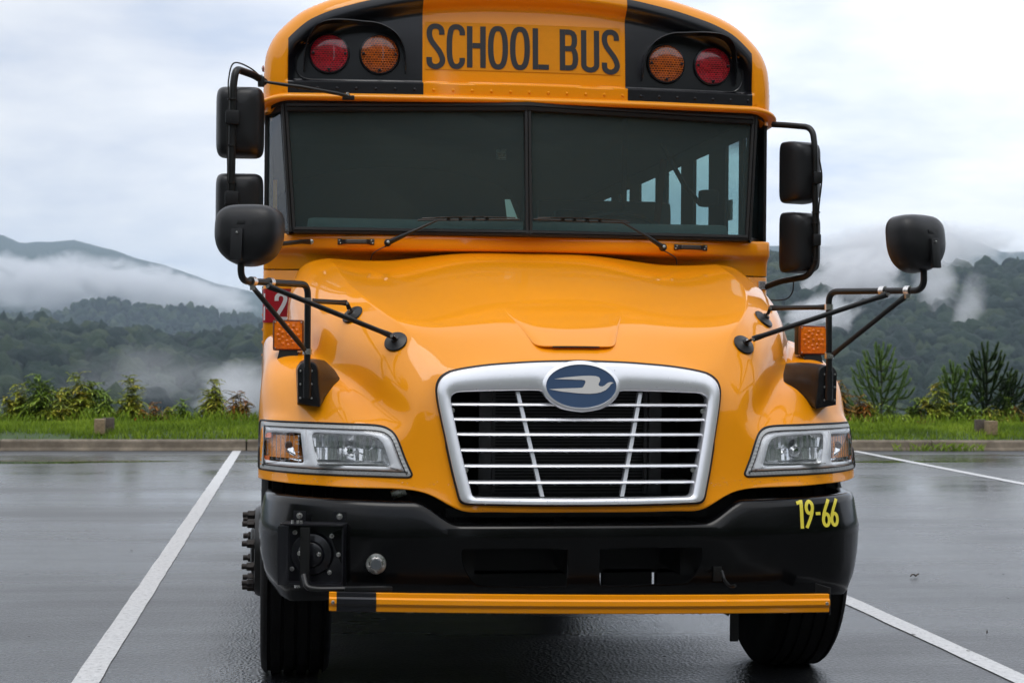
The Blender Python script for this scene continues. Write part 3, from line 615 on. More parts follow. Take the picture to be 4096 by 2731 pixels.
post(-3.39, 14.25, 'short pale timber post end poking from the grass on the left'); post(8.66, 14.25, 'short squared timber post end in the grass on the right, mirrored in the puddle')
LFB = pmat('dead_leaf_brown', (0.10, 0.07, 0.05), 0.7)
def dead_leaf(x, y, s, lb, a):
    P = []; 
    for k in range(9):
        t = k/8; P.append([(x+math.cos(a)*(t-0.5)*s-math.sin(a)*q*s*0.16*math.sin(math.pi*t), y+math.sin(a)*(t-0.5)*s+math.cos(a)*q*s*0.16*math.sin(math.pi*t), 0.006+0.012*math.sin(t*5)**2+0.008*abs(q)) for q in (-1, 0, 1)])
    o = grid('dead_leaf', P, LFB); tag(o, lb, 'leaf')
dead_leaf(2.65, 1.79, 0.06, 'curled dead leaf lying alone on the tarmac right of the bus', 0.2)
dead_leaf(2.24, -0.17, 0.022, 'tiny brown scrap on the tarmac near the lower right corner', 1.0)
random.seed(11)
SPLAT = pmat('dead_leaf_dark', (0.03, 0.025, 0.02), 0.7)
pb = []
for k in range(150):
    x = random.uniform(-6, 9); y = random.uniform(-2.5, 12.5); s = random.uniform(0.006, 0.016); i = [(x+s*math.cos(q*1.05+random.random())*random.uniform(.6, 1), y+s*math.sin(q*1.05)*random.uniform(.6, 1), 0.0045+random.random()*0.003) for q in range(6)]
    pb.append((i, [tuple(range(6))]))
v, f = merge(pb); tag(mesh('grit', v, f, SPLAT), 'dark specks of grit and leaf crumbs scattered on the wet tarmac', 'grit', kind='stuff')

# ============================================================ THE BUS
bus = empty('school_bus'); tag(bus, 'yellow school bus with black bumper and silver grille parked facing the camera', 'school bus')

# ---- hood and fenders: a control net (x, y, z) from centre out, rear to front, splined
NET = [
[(0,-.15,1.79),(.33,-.15,1.783),(.66,-.14,1.747),(.904,-.131,1.754),(1.045,-.147,1.69),(1.09,-.15,1.50),(1.11,-.15,1.41),(1.145,-.15,1.405),(1.183,-.15,1.38),(1.2,-.15,1.28),(1.2,-.15,.95)],
[(0,-.45,1.735),(.32,-.45,1.725),(.64,-.45,1.685),(.88,-.45,1.70),(1.055,-.45,1.60),(1.09,-.45,1.46),(1.115,-.45,1.40),(1.15,-.45,1.40),(1.185,-.45,1.37),(1.2,-.45,1.27),(1.2,-.45,.95)],
[(0,-.80,1.645),(.30,-.80,1.636),(.60,-.80,1.605),(.847,-.80,1.621),(.995,-.80,1.52),(1.045,-.80,1.40),(1.085,-.80,1.365),(1.135,-.80,1.36),(1.178,-.80,1.32),(1.197,-.80,1.22),(1.2,-.80,.93)],
[(0,-1.05,1.56),(.28,-1.05,1.553),(.56,-1.05,1.535),(.79,-1.05,1.557),(.94,-1.03,1.45),(.985,-.99,1.338),(1.04,-.985,1.325),(1.11,-.99,1.32),(1.165,-1.0,1.285),(1.197,-1.0,1.19),(1.2,-1.0,.91)],
[(0,-1.26,1.468),(.26,-1.262,1.466),(.52,-1.262,1.46),(.711,-1.262,1.48),(.862,-1.215,1.375),(.915,-1.175,1.268),(.99,-1.18,1.262),(1.07,-1.17,1.255),(1.145,-1.14,1.22),(1.195,-1.08,1.15),(1.2,-1.06,.90)],
[(0,-1.40,1.395),(.24,-1.40,1.39),(.48,-1.395,1.385),(.628,-1.384,1.405),(.765,-1.375,1.310),(.83,-1.325,1.205),(.92,-1.33,1.195),(1.02,-1.295,1.178),(1.115,-1.235,1.15),(1.185,-1.14,1.10),(1.2,-1.10,.89)],
[(0,-1.505,1.325),(.26,-1.505,1.315),(.46,-1.50,1.295),(.575,-1.485,1.29),(.69,-1.485,1.205),(.77,-1.435,1.135),(.88,-1.43,1.125),(.99,-1.38,1.108),(1.09,-1.305,1.095),(1.175,-1.19,1.075),(1.198,-1.13,.885)],
[(0,-1.545,1.27),(.25,-1.545,1.26),(.44,-1.545,1.24),(.552,-1.535,1.21),(.63,-1.545,1.14),(.72,-1.518,1.070),(.85,-1.495,1.065),(.97,-1.43,1.06),(1.08,-1.35,1.06),(1.172,-1.235,1.05),(1.198,-1.16,.88)],
[(0,-1.59,1.05),(.25,-1.59,1.05),(.42,-1.585,1.05),(.525,-1.578,1.05),(.61,-1.575,1.02),(.72,-1.565,.99),(.85,-1.53,.985),(.97,-1.465,.98),(1.08,-1.38,.975),(1.175,-1.255,.97),(1.2,-1.17,.875)],
[(0,-1.63,.88),(.24,-1.63,.88),(.39,-1.625,.88),(.485,-1.615,.88),(.59,-1.60,.88),(.71,-1.58,.885),(.84,-1.545,.885),(.97,-1.48,.885),(1.08,-1.395,.88),(1.178,-1.265,.88),(1.2,-1.18,.868)],
[(0,-1.655,.748),(.22,-1.655,.748),(.37,-1.652,.75),(.46,-1.645,.757),(.545,-1.625,.80),(.66,-1.60,.83),(.84,-1.56,.834),(.97,-1.49,.836),(1.08,-1.405,.838),(1.178,-1.27,.842),(1.2,-1.19,.846)]]
NET = np.array(NET)
def spline(t, Y, tt):
    # natural cubic spline through Y (n,k) at parameters t
    n = len(t); h = np.diff(t); A = np.zeros((n, n)); B = np.zeros_like(Y); A[0, 0] = A[-1, -1] = 1
    for i in range(1, n-1):
        A[i, i-1] = h[i-1]; A[i, i] = 2*(h[i-1]+h[i]); A[i, i+1] = h[i]; B[i] = 6*((Y[i+1]-Y[i])/h[i]-(Y[i]-Y[i-1])/h[i-1])
    Mm = np.linalg.solve(A, B); out = []
    for x in tt:
        i = min(max(np.searchsorted(t, x)-1, 0), n-2); a = (t[i+1]-x)/h[i]; b = 1-a
        out.append(a*Y[i]+b*Y[i+1]+((a**3-a)*Mm[i]+(b**3-b)*Mm[i+1])*h[i]**2/6)
    return np.array(out)
full = np.concatenate([NET[:, :0:-1]*(-1, 1, 1), NET], axis=1)      # 21 columns
def chord(P, axis):
    d = np.linalg.norm(np.diff(P, axis=axis), axis=2)**0.6; d = d.mean(axis=1-axis); return np.r_[0, np.cumsum(d)]
tu, tv = chord(full, 1), chord(full, 0)
NU, NV = 300, 170
uu = np.unique(np.r_[np.linspace(0, tu[-1], NU), tu[7], tu[13], tu[6], tu[14]]); vv = np.linspace(0, tv[-1], NV)
def surf_rows(cols_split):
    rows = []
    for r in range(full.shape[0]):
        if not cols_split: rows.append(spline(tu, full[r], uu))
        else:
            segs = []
            for a, b in ((0, 7), (7, 13), (13, 20)):
                m = (uu >= tu[a]-1e-9) & ((uu < tu[b]-1e-9) | ((b == 20) & (uu <= tu[b]+1e-9)))
                segs.append(spline(tu[a:b+1], full[r, a:b+1], uu[m]))
            rows.append(np.concatenate(segs))
    return np.array(rows)
RS, RH = surf_rows(False), surf_rows(True)
wr = np.array([.9, .9, .9, .9, .85, .7, .4, .15, 0, 0, 0])
rows = RS*(1-wr)[:, None, None]+RH*wr[:, None, None]
HG = spline(tv, rows.reshape(11, -1), vv).reshape(len(vv), len(uu), 3)
Vh = HG.reshape(-1, 3); Wd = len(uu)
GR_OUT = [(0, 1.307), (.15, 1.303), (.25, 1.297), (.35, 1.2885), (.44, 1.275), (.487, 1.264), (.51, 1.252), (.528, 1.235), (.538, 1.213), (.541, 1.19), (.535, 1.14), (.511, 1.021), (.487, .905), (.465, .815), (.459, .797), (.447, .786), (.43, .782), (.2, .777), (0, .776)]
GR_IN = [(0, 1.116), (.07, 1.1265), (.112, 1.15), (.134, 1.178), (.146, 1.190), (.165, 1.1965), (.30, 1.1945), (.44, 1.190), (.468, 1.187), (.483, 1.179), (.490, 1.165), (.487, 1.14), (.484, 1.12), (.46, 1.0), (.435, .89), (.419, .825), (.414, .811), (.402, .803), (.2, .800), (0, .799)]
def mirror_poly(P): return [(-x, z) for x, z in P[::-1]]+[p for p in P]
gmid = [((a[0]*.6+b[0]*.4), (a[1]*.6+b[1]*.4)) for a, b in zip(resample(GR_OUT, 60), resample([(0, 1.27), (.45, 1.23)]+GR_IN[10:], 60))]
gpoly = mirror_poly([(0, 1.285), (.45, 1.255), (.515, 1.20), (.49, 1.02), (.445, .81), (.43, .797), (0, .79)])
HL_OUT = [(.634, .884), (.641, .902), (.660, .944), (.682, 1.003), (.698, 1.033), (.718, 1.050), (.745, 1.060), (.80, 1.065), (.92, 1.0665), (1.05, 1.067), (1.12, 1.067), (1.172, 1.066), (1.192, 1.063), (1.1985, 1.05), (1.1995, .98), (1.2, .90), (1.198, .885), (1.18, .880), (1.05, .878), (.90, .877), (.78, .8765), (.66, .874), (.642, .876)]
def shrink(P, d):
    P = np.array(P); n = len(P); out = []
    ar = 0.5*sum(P[i][0]*P[(i+1) % n][1]-P[(i+1) % n][0]*P[i][1] for i in range(n)); s = 1 if ar > 0 else -1
    for i in range(n):
        a, b = P[i-1], P[(i+1) % n]; t = (b-a)/np.linalg.norm(b-a); out.append(P[i]+s*d*np.array((-t[1], t[0])))
    return out
hpoly = [tuple(p) for p in shrink(HL_OUT, 0.012)]
hpm = [(-x, z) for x, z in hpoly]
Fh = []; cen = []
for i in range(NV-1):
    for j in range(Wd-1):
        a = i*Wd+j; q = (a, a+1, a+Wd+1, a+Wd); c = (Vh[a]+Vh[a+Wd+1])/2
        if c[1] < -1.0:
            x, z = c[0], c[2]
            if 0.78 < z < 1.29 and inpoly(x, z, gpoly): continue
            if 0.87 < z < 1.07 and abs(x) < 1.186 and (inpoly(x, z, hpoly) or inpoly(x, z, hpm)): continue
        Fh.append(q)
hood_full_bvh = BVHTree.FromPolygons([Vector(v) for v in Vh], [(i*Wd+j, i*Wd+j+1, (i+1)*Wd+j+1, (i+1)*Wd+j) for i in range(NV-1) for j in range(Wd-1)])
hood = mesh('hood', Vh, Fh, YEL, bus, True)
bm = bmesh.new(); bm.from_mesh(hood.data); bmesh.ops.recalc_face_normals(bm, faces=bm.faces)
if sum(f.normal.y+(-f.normal.z) for f in bm.faces) > 0: bmesh.ops.reverse_faces(bm, faces=bm.faces)
bm.to_mesh(hood.data); bm.free()
sol = hood.modifiers.new('thickness', 'SOLIDIFY'); sol.thickness = 0.007; sol.offset = -1
def hf(x, z): return front(hood_full_bvh, x, z, -1.2)
def drape(P, bvh, off, default=-1.2): return [(x, front(bvh, x, z, default)[0]-off, z) for x, z in P]
# scoop panel on the hood
def hood_top(x, y):
    h = hood_full_bvh.ray_cast(Vector((x, y, 3)), Vector((0, 0, -1))); return h[0], (h[1] if h[1].z > 0 else -h[1])
G = []; S_, T_ = 61, 45
for i in range(T_):
    t = i/(T_-1); row = []
    for j in range(S_):
        s = -1+2*j/(S_-1); wdt = 0.285-0.115*t
        y = -1.06-(0.405-0.055*abs(s)**9)*t
        x = s*wdt; p, n = hood_top(x, y)
        off = 0.017*t**1.3*(1-abs(s)**7)-0.0012-0.003*(abs(s) > 0.985)
        row.append(tuple(p+n*off))
    G.append(row)
last = G[-1]; G.append([tuple(Vector(p)+Vector((0, 0.002, -0.004))) for p in last]); G.append([tuple(Vector(p)+Vector((0, 0.035, -0.008))) for p in last])
grid('hood_scoop', G, YEL, bus, True, auto=50)
tube('scoop_lip_shade', [tuple(Vector(p)+Vector((0, -.001, -.0042))) for p in last[14:-14]], .0026, DARK, bus, 6)  # dark tube drawn as the shade in the gap under the lip

# ---- grille: silver surround, emblem, bars, slats, dark cavity
def yg(x, z): return -1.562-0.2*(1.2-z)-0.015*(1-(x/.5)**2)-0.008
NA = 90
def halfring(O, I, oa, ia):
    o = []; i = []
    for k in range(len(oa)-1):
        n = [34, 10, 34, 10, 20][k]
        a = resample(catmull(O[oa[k]:oa[k+1]+1], 4), n+1); b = resample(catmull(I[ia[k]:ia[k+1]+1], 4), n+1)
        o += [tuple(q) for q in a[:-1]]; i += [tuple(q) for q in b[:-1]]
    o.append(O[-1]); i.append(I[-1]); return o, i
o_, i_ = halfring(GR_OUT, GR_IN, [0, 5, 9, 13, 16, 18], [0, 8, 11, 15, 17, 19])
o_ = [(-x, z) for x, z in o_[:0:-1]]+o_; i_ = [(-x, z) for x, z in i_[:0:-1]]+i_; o_.pop(); i_.pop()
def ringrow(f, dy): return [(a[0]*(1-f)+b[0]*f, yg(a[0]*(1-f)+b[0]*f, a[1]*(1-f)+b[1]*f)+dy, a[1]*(1-f)+b[1]*f) for a, b in zip(o_, i_)]
grille = grid('grille_surround', [ringrow(0, .03), ringrow(0, .002), ringrow(.03, -.005), ringrow(.10, -.008), ringrow(.5, -.009), ringrow(.90, -.008), ringrow(.97, -.004), ringrow(1.0, .003), ringrow(1.0, .055)], SILV, bus, True, closeu=True, auto=60)
so = [(a[0]*1.012, a[1]+(.006 if a[1] > 1.0 else -.006)) for a in o_]
grid('grille_gasket', [[(p[0], yg(*p)+.012, p[1]) for p in so], [(p[0], yg(*p)+.002, p[1]) for p in so], [(p[0], yg(*p)+.001, p[1]) for p in o_]], RUB, bus, closeu=True)
EC = (0.0, 1.2145)
def ell(rx, rz, n=72): return [(EC[0]+rx*math.cos(2*math.pi*k/n), EC[1]+rz*math.sin(2*math.pi*k/n)) for k in range(n)]
def erow(rx, rz, dy): return [(x, yg(0, EC[1])+dy-.2*(EC[1]-z)*-1*-1, z) for x, z in ell(rx, rz)]
grid('emblem_ring', [erow(.150, .096, .03), erow(.150, .096, -.004), erow(.147, .093, -.0095), erow(.139, .086, -.0115), erow(.1345, .0815, -.0125), erow(.132, .079, -.006)], SILV, bus, closeu=True, auto=60)
emb = mesh('emblem', erow(.133, .080, -.0095), [tuple(range(72))], BLUE, bus)
BIRD = [(2207.7,1516.6),(2250,1510),(2300,1505),(2330,1503),(2355,1502.8),(2374,1504),(2386,1508),(2391,1516),(2390,1524),(2384,1535),(2384.5,1541),(2390,1544.5),(2399.5,1545),(2408,1541),(2416,1534),(2423,1529.5),(2432,1527.5),(2445,1530),(2439,1532.5),(2433,1537),(2425.8,1546.5),(2418,1554),(2410.6,1560),(2391,1568.6),(2372,1572.5),(2350,1574.3),(2325,1574),(2300,1572.5),(2235.7,1565.8),(2187,1557),(2240,1554),(2300,1552),(2316.6,1550.6),(2322,1548),(2327,1540),(2332,1530),(2332,1525),(2329,1521),(2316.6,1518.8),(2300,1518.8),(2261,1517.9)]
bp = [((u-2315.4)*.00096, 1.2145-(v-1544.5)*.00094) for u, v in BIRD]
bm = bmesh.new(); f = bm.faces.new([bm.verts.new((x, yg(0, EC[1])-.0115-.2*(EC[1]-z), z)) for x, z in bp]); bmesh.ops.triangulate(bm, faces=[f])
bmo('emblem_bird', bm, EMBW, emb)
for z, xe in [(1.1435, .489), (1.088, .478), (1.0325, .466), (.974, .453), (.9165, .441), (.856, .428)]:
    rowz = []
    prof = [(.055, .0058), (.006, .0054), (.0015, .0036), (-.001, 0), (.0015, -.0038), (.006, -.0052), (.055, -.0058)]
    for k in range(25):
        x = -xe+2*xe*k/24; rowz.append([(x, yg(x, z)+.012+d, z+h) for d, h in prof])
    grid('grille_bar', rowz, SILV, bus, True, auto=40)
for s in (-1, 1):
    P = []
    for k in range(12):
        t = k/11; x = s*(.236-.085*t); z = 1.192-.388*t; y = yg(x, z)+.028
        P.append([(x-.0072, y+.03, z), (x-.0072, y, z), (x+.0072, y, z), (x+.0072, y+.03, z)])
    grid('grille_slat', P, SILV, bus, False)
    for z in (1.12, .90): lathe('grille_bolt', [(0, -.012), (.006, -.012), (.006, -.004), (.010, -.004), (.010, 0)], (s*(.455+.22*(z-1.0)), yg(.4, z)+.05, z), (0, 1, 0), STEEL, bus, 8)
box('radiator', (0, -1.30, 1.02), (.70, .04, .52), DARK, bus)
bm = bmesh.new()
for k in range(40): box_bm(bm, (0, -1.325, .78+k*.0125), (.66, .006, .004))
rf = bmo('radiator_fins', bm, DARK2, bus); rf['kind'] = 'stuff'
for s in (-1, 1): box('radiator_post', (s*.335, -1.36, 1.02), (.05, .03, .5), DARK2, bus, .004); box('radiator_post', (s*.30, -1.35, 1.02), (.012, .02, .5), DARK2, bus)
bm = bmesh.new()
for c, s in [((0, -1.0, .99), (1.18, .02, .62)), ((-.53, -1.22, .99), (.02, .46, .52)), ((.53, -1.22, .99), (.02, .46, .52)), ((0, -1.15, 1.215), (1.0, .5, .02)), ((0, -1.15, .735), (1.0, .8, .03))]: box_bm(bm, c, s)
bmo('grille_cavity', bm, DARK, bus)  # dark walls added to keep light from showing through the grille

# ---- headlights
def headlight(s):
    sg = lambda P: [(s*x, z) for x, z in P]
    O = [tuple(p) for p in resample(catmull(HL_OUT, 5, True), 180, True)]
    def Y(x, z):
        xx = min(abs(x), 1.196); return hf(s*xx, z)[0]+max(0, abs(x)-1.196)*0
    def row(P, off): return [(s*x, Y(x, z)-off, z) for x, z in P]
    hl = empty('headlight', (0, 0, 0), parent=bus)
    grid('headlight_seal', [row([tuple(p) for p in shrink(O, -.004)], -.004), row([tuple(p) for p in shrink(O, -.003)], .003), row([tuple(p) for p in shrink(O, .003)], .004), row([tuple(p) for p in shrink(O, .0045)], -.01)], RUB, hl, closeu=True)
    A = [tuple(p) for p in shrink(O, .004)]; B = [tuple(p) for p in shrink(O, .0175)]; C = [tuple(p) for p in shrink(O, .0205)]
    # ribbed grey lens border
    r1, r2 = row(A, .002), row(B, .0035); G = [[], []]
    rib = [(k % 2)*.0015 for k in range(180)]
    grid('headlight_border', [row(A, .001), [(p[0], p[1]-rib[k], p[2]) for k, p in enumerate(row(B, .003))]], GREYT, hl, closeu=True, smooth=False)
    grid('headlight_line', [row(B, .0045), row(C, .0045)], RUB, hl, closeu=True)
    # bezel plate with two openings, draped
    inner = [tuple(p) for p in shrink(O, .0205)]
    bowl = [(.712, .916), (.726, .960), (.740, .998), (.756, 1.016), (.785, 1.026), (.86, 1.029), (.985, 1.0315), (.996, 1.029), (1.001, 1.02), (.992, .965), (.981, .922), (.973, .914), (.85, .912), (.722, .911)]
    turn = [(1.042, 1.027), (1.10, 1.026), (1.145, 1.025), (1.168, 1.022), (1.176, 1.015), (1.180, .975), (1.182, .925), (1.176, .917), (1.14, .9155), (1.08, .9155), (1.035, .916), (1.030, .922)]
    bm = bmesh.new()
    def ring(P, off=0): return [bm.verts.new((x, 0, z)) for x, z in P]
    loops = [resample(inner, 160, True), resample(bowl, 90, True), resample(turn, 70, True)]
    es = []
    for L in loops:
        vs_ = [bm.verts.new((p[0], 0, p[1])) for p in L]
        for k in range(len(vs_)): es.append(bm.edges.new((vs_[k], vs_[(k+1) % len(vs_)])))
    bmesh.ops.triangle_fill(bm, edges=es, use_beauty=True, use_dissolve=False)
    for _ in range(2):
        lg = [e for e in bm.edges if e.calc_length() > 0.025]
        if lg: bmesh.ops.subdivide_edges(bm, edges=lg, cuts=1); bmesh.ops.triangulate(bm, faces=bm.faces)
    for v in bm.verts: x, z = v.co.x, v.co.z; v.co = Vector((s*x, Y(x, z)+.004, z))
    bmesh.ops.recalc_face_normals(bm, faces=bm.faces)
    bz = bmo('bezel', bm, BEZEL, hl, True, 40); bz.modifiers.new('t', 'SOLIDIFY').thickness = .003
    box('bezel_divider', (s*1.018, Y(1.018, .97)+.004, .972), (.006, .012, .132), BEZEL, hl, .002, rot=Matrix.Rotation(s*R_(4), 3, 'Y'))
    # reflector bowls: rounded cups with facets
    def cup(name, P, depth, m, cx, cz, n=6, facet=0.0):
        P = resample(P, 72, True); rows_ = []
        for k in range(n+1):
            t = k/n; f_ = 1-.75*t**2.2; dy = depth*(1-(1-t)**2)
            rows_.append([(s*(cx+(x-cx)*f_), Y(x, z)+.010+dy+facet*math.sin(j*1.31)*t*(1-t)*4, cz+(z-cz)*f_) for j, (x, z) in enumerate(P)])
        y0 = sum(p[1] for p in rows_[-1])/72
        rows_.append([(s*cx, y0, cz)]*72)
        return grid(name, rows_, m, hl, facet == 0, closeu=True)
    cup('reflector', bowl, .085, REFL, .86, .972, 7)
    # vertical facet flutes standing in front of the bowl
    fl = []
    rnd = random.Random(4); x = .735
    while x < .985:
        wf = rnd.uniform(.006, .013); bow = .020*math.sin(math.pi*(x-.735)/.25)
        for zc, hgt in ((.999, .046), (.951, .044)):
            yy = Y(x, zc)+.048+bow; a = rnd.choice((-1, 1))*rnd.uniform(.002, .006); tz = rnd.uniform(-.002, .014)
            V = [(s*x, yy, zc-hgt/2), (s*(x+wf), yy+a, zc-hgt/2), (s*(x+wf), yy+a+tz, zc+hgt/2), (s*x, yy+tz, zc+hgt/2)]
            if abs(x+wf/2-.862) < .018: continue
            fl.append((V, [(0, 1, 2, 3)]))
        x += wf+.0012
    v, f_ = merge(fl); mesh('reflector_flutes', v, f_, REFL, hl)['kind'] = 'stuff'
    lathe('bulb_cap', [(0, -.02), (.010, -.018), (.021, -.004), (.022, .004), (.012, .02), (.006, .05)], (s*.862, Y(.862, .965)+.035, .965), (0, 1, 0), CHROME, hl, 8, 10)
    box('reflector_floor', (s*.857, Y(.857, .918)+.04, .919), (.245, .055, .004), REFL, hl, .001)
    AMB2 = AMBT
    cup('turn_reflector', turn, .050, CHROME, 1.105, .970, 5)
    lathe('turn_bulb', [(0, -.025), (.012, -.022), (.017, -.01), (.016, .02)], (s*1.085, Y(1.085, .975)+.035, .978), (0, 1, 0), BULB, hl, 16)
    fl = []
    for k in range(8):
        x = 1.05+k*.0165; yy = Y(x, .97)+.022
        fl.append(([(s*(x-.0012), yy, .92), (s*(x+.0012), yy, .92), (s*(x+.0012), yy, 1.02), (s*(x-.0012), yy, 1.02)], [(0, 1, 2, 3)]))
    for z in (.94, .955, .985, 1.0):
        fl.append(([(s*1.045, Y(1.045, z)+.023, z-.001), (s*1.17, Y(1.17, z)+.023, z-.001), (s*1.17, Y(1.17, z)+.023, z+.001), (s*1.045, Y(1.045, z)+.023, z+.001)], [(0, 1, 2, 3)]))
    v, f_ = merge(fl); mesh('turn_lens_ribs', v, f_, CHROME, hl)['kind'] = 'stuff'
    grid('turn_glow_panel', [[(s*x, Y(x, z)+.028, z) for x in np.linspace(1.050, 1.172, 8)] for z in (.93, .99, 1.015)], AMB2, hl)
    for za, zb in ((1.002, 1.040), (.906, .932)):
        grid('side_marker_lens', [[(s*x, Y(x, z)+.006, z) for x in np.linspace(1.152 if za > 1 else 1.158, 1.190, 6)] for z in (za, zb)], AMBO, hl)
    # clear outer lens
    G = []
    L1 = resample(inner, 120, True); c = np.array((.93, .972))
    for k in range(9):
        f_ = 1-k/8; G.append([(s*(c[0]+(p[0]-c[0])*f_), Y(c[0]+(p[0]-c[0])*f_, c[1]+(p[1]-c[1])*f_)-.001, c[1]+(p[1]-c[1])*f_) for p in L1])
    grid('clear_lens', G, LGL, hl, True, closeu=True)
AMBT = pmat('amber_tint', (0.85, 0.26, 0.03), 0.3, coat=0.6, noise_amt=0.35, nscale=50)
AMBO = pmat('amber_marker', (0.85, 0.15, 0.006), 0.25, coat=1.0)
BULB = pmat('bulb_smoked', (0.09, 0.05, 0.035), 0.3, coat=0.5)
headlight(-1); headlight(1)

# ---- bumper: closed shell, then two openings cut
def bumper_plan(t):   # t 0..1 centre -> end of the wrap
    P = [(0, -1.675), (.30, -1.672), (.60, -1.655), (.82, -1.62), (.98, -1.565), (1.08, -1.50), (1.145, -1.42), (1.183, -1.32), (1.196, -1.22), (1.2, -1.08), (1.2, -.98)]
    return P
PL = catmull(bumper_plan(0), 8); PL = resample(PL, 110); PL = np.concatenate([PL[:0:-1]*(-1, 1), PL])
def ztop(x):
    a = abs(x); s = np.clip((a-.46)/(.635-.46), 0, 1); s = s*s*(3-2*s); return .706+s*(.788-.706)+.010*np.clip((a-.7)/.5, 0, 1)
def zbot(x, y):
    a = abs(x); return .425-.03*np.clip((a-.8)/.35, 0, 1)+.035*np.clip((y+1.35)/.35, 0, 1)
G = []
for k, (x, y) in enumerate(PL):
    a = PL[max(0, k-1)]; b = PL[min(len(PL)-1, k+1)]; t = (b-a)/np.linalg.norm(b-a); n = np.array((t[1], -t[0]))
    zt, zb = ztop(x), zbot(x, y); r = []
    sidef = np.clip((abs(x)-1.1)/.1, 0, 1)
    # (inward offset, z)
    prof = [(.06, zt-.004), (.035, zt), (.016, zt-.003), (.006, zt-.012), (.002, zt-.03), (0.0, .69), (-.002, .665), (0.0, .64), (.003, .56), (.006, .50), (.010, .465), (.020+.012*sidef, zb+.02), (.032+.02*sidef, zb+.004), (.05+.02*sidef, zb), (.10, zb+.003)]
    tap = lambda z: .035*sidef*np.clip((.60-z)/.2, 0, 1)**1.5
    lean = lambda z: .022*np.clip((z-.66)/.14, 0, 1)
    for o, z in prof: r.append((x-n[0]*(o+tap(z)+lean(z)), y-n[1]*(o+tap(z)+lean(z)), z))
    G.append(r)
G = np.array(G); bump_bvh = None
bumper = grid('bumper', G, BUMP, bus, True)
bm = bmesh.new(); bm.from_mesh(bumper.data)
# thin hooded openings: build them by cutting with a rounded prism
bmesh.ops.recalc_face_normals(bm, faces=bm.faces); bm.to_mesh(bumper.data); bm.free()
if sum(p.normal.y for p in bumper.data.polygons) > 0:
    bumper.data.flip_normals()
s_ = bumper.modifiers.new('s', 'SOLIDIFY'); s_.thickness = .008; s_.offset = -1
def cutter(P):
    bm = bmesh.new(); P = catmull(P, 5, True); a = [bm.verts.new((x, -1.9, z)) for x, z in P]; b = [bm.verts.new((x, -1.4, z)) for x, z in P]; n = len(a)
    bm.faces.new(a); bm.faces.new(b[::-1])
    for k in range(n): bm.faces.new((a[k], b[k], b[(k+1) % n], a[(k+1) % n]))
    return bmo('cutter', bm, None)
CP = [(.058, .60), (.07, .615), (.25, .618), (.435, .618), (.455, .610), (.455, .575), (.44, .53), (.41, .49), (.37, .478), (.2, .474), (.08, .473), (.06, .485)]
cuts = [cutter(CP), cutter([(-x, z) for x, z in CP])]
for c in cuts:
    m_ = bumper.modifiers.new('b', 'BOOLEAN'); m_.operation = 'DIFFERENCE'; m_.object = c; m_.solver = 'EXACT'
bpy.context.view_layer.update()
dg = bpy.context.evaluated_depsgraph_get(); nm = bpy.data.meshes.new_from_object(bumper.evaluated_get(dg)); bumper.modifiers.clear(); bumper.data = nm
for c in cuts: bpy.data.objects.remove(c)
for p in nm.polygons: p.use_smooth = True
nm.set_sharp_from_angle(angle=R_(40))
bump_bvh = BVHTree.FromPolygons([Vector(p) for p in G.reshape(-1, 3)], [(i*15+j, i*15+j+1, (i+1)*15+j+1, (i+1)*15+j) for i in range(len(G)-1) for j in range(14)])
def bf(x, z): return front(bump_bvh, x, z, -1.6)
for s in (-1, 1):   # rolled lips round the openings
    P = catmull([(s*x, z) for x, z in CP], 4, True); tube('opening_lip', [(x, bf(x, z)[0]+.004, z) for x, z in P]+[(P[0][0], bf(*P[0])[0]+.004, P[0][1])], .0045, BUMP, bus, 6)
bm = bmesh.new()
for c, s in [((0, -1.27, .765), (1.25, .4, .05)), ((0, -1.1, .64), (1.5, .04, .30)), ((.42, -1.36, .60), (.05, .4, .20)), ((-.42, -1.36, .60), (.05, .4, .20)), ((0, -1.38, .60), (.08, .3, .2)), ((0, -.6, .52), (1.7, .14, .12)), ((-.45, .2, .72), (.09, 3.0, .24)), ((.45, .2, .72), (.09, 3.0, .24)), ((0, -.45, .84), (1.80, .8, .45)), ((0, -1.18, .56), (1.15, .05, .20)), ((-.225, -1.18, .41), (.75, .05, .13)), ((.265, -1.18, .41), (.20, .05, .13)), ((.505, -1.18, .41), (.24, .05, .13))]: box_bm(bm, c, s)
bmo('frame_and_dark_blocks', bm, DARK, bus)  # frame members plus dark blocks added to shut out daylight behind
box('frame_bracket', (-.672, -1.42, .802), (.055, .06, .030), STEEL, bus, .004, rot=Matrix.Rotation(R_(-20), 3, 'Y'))

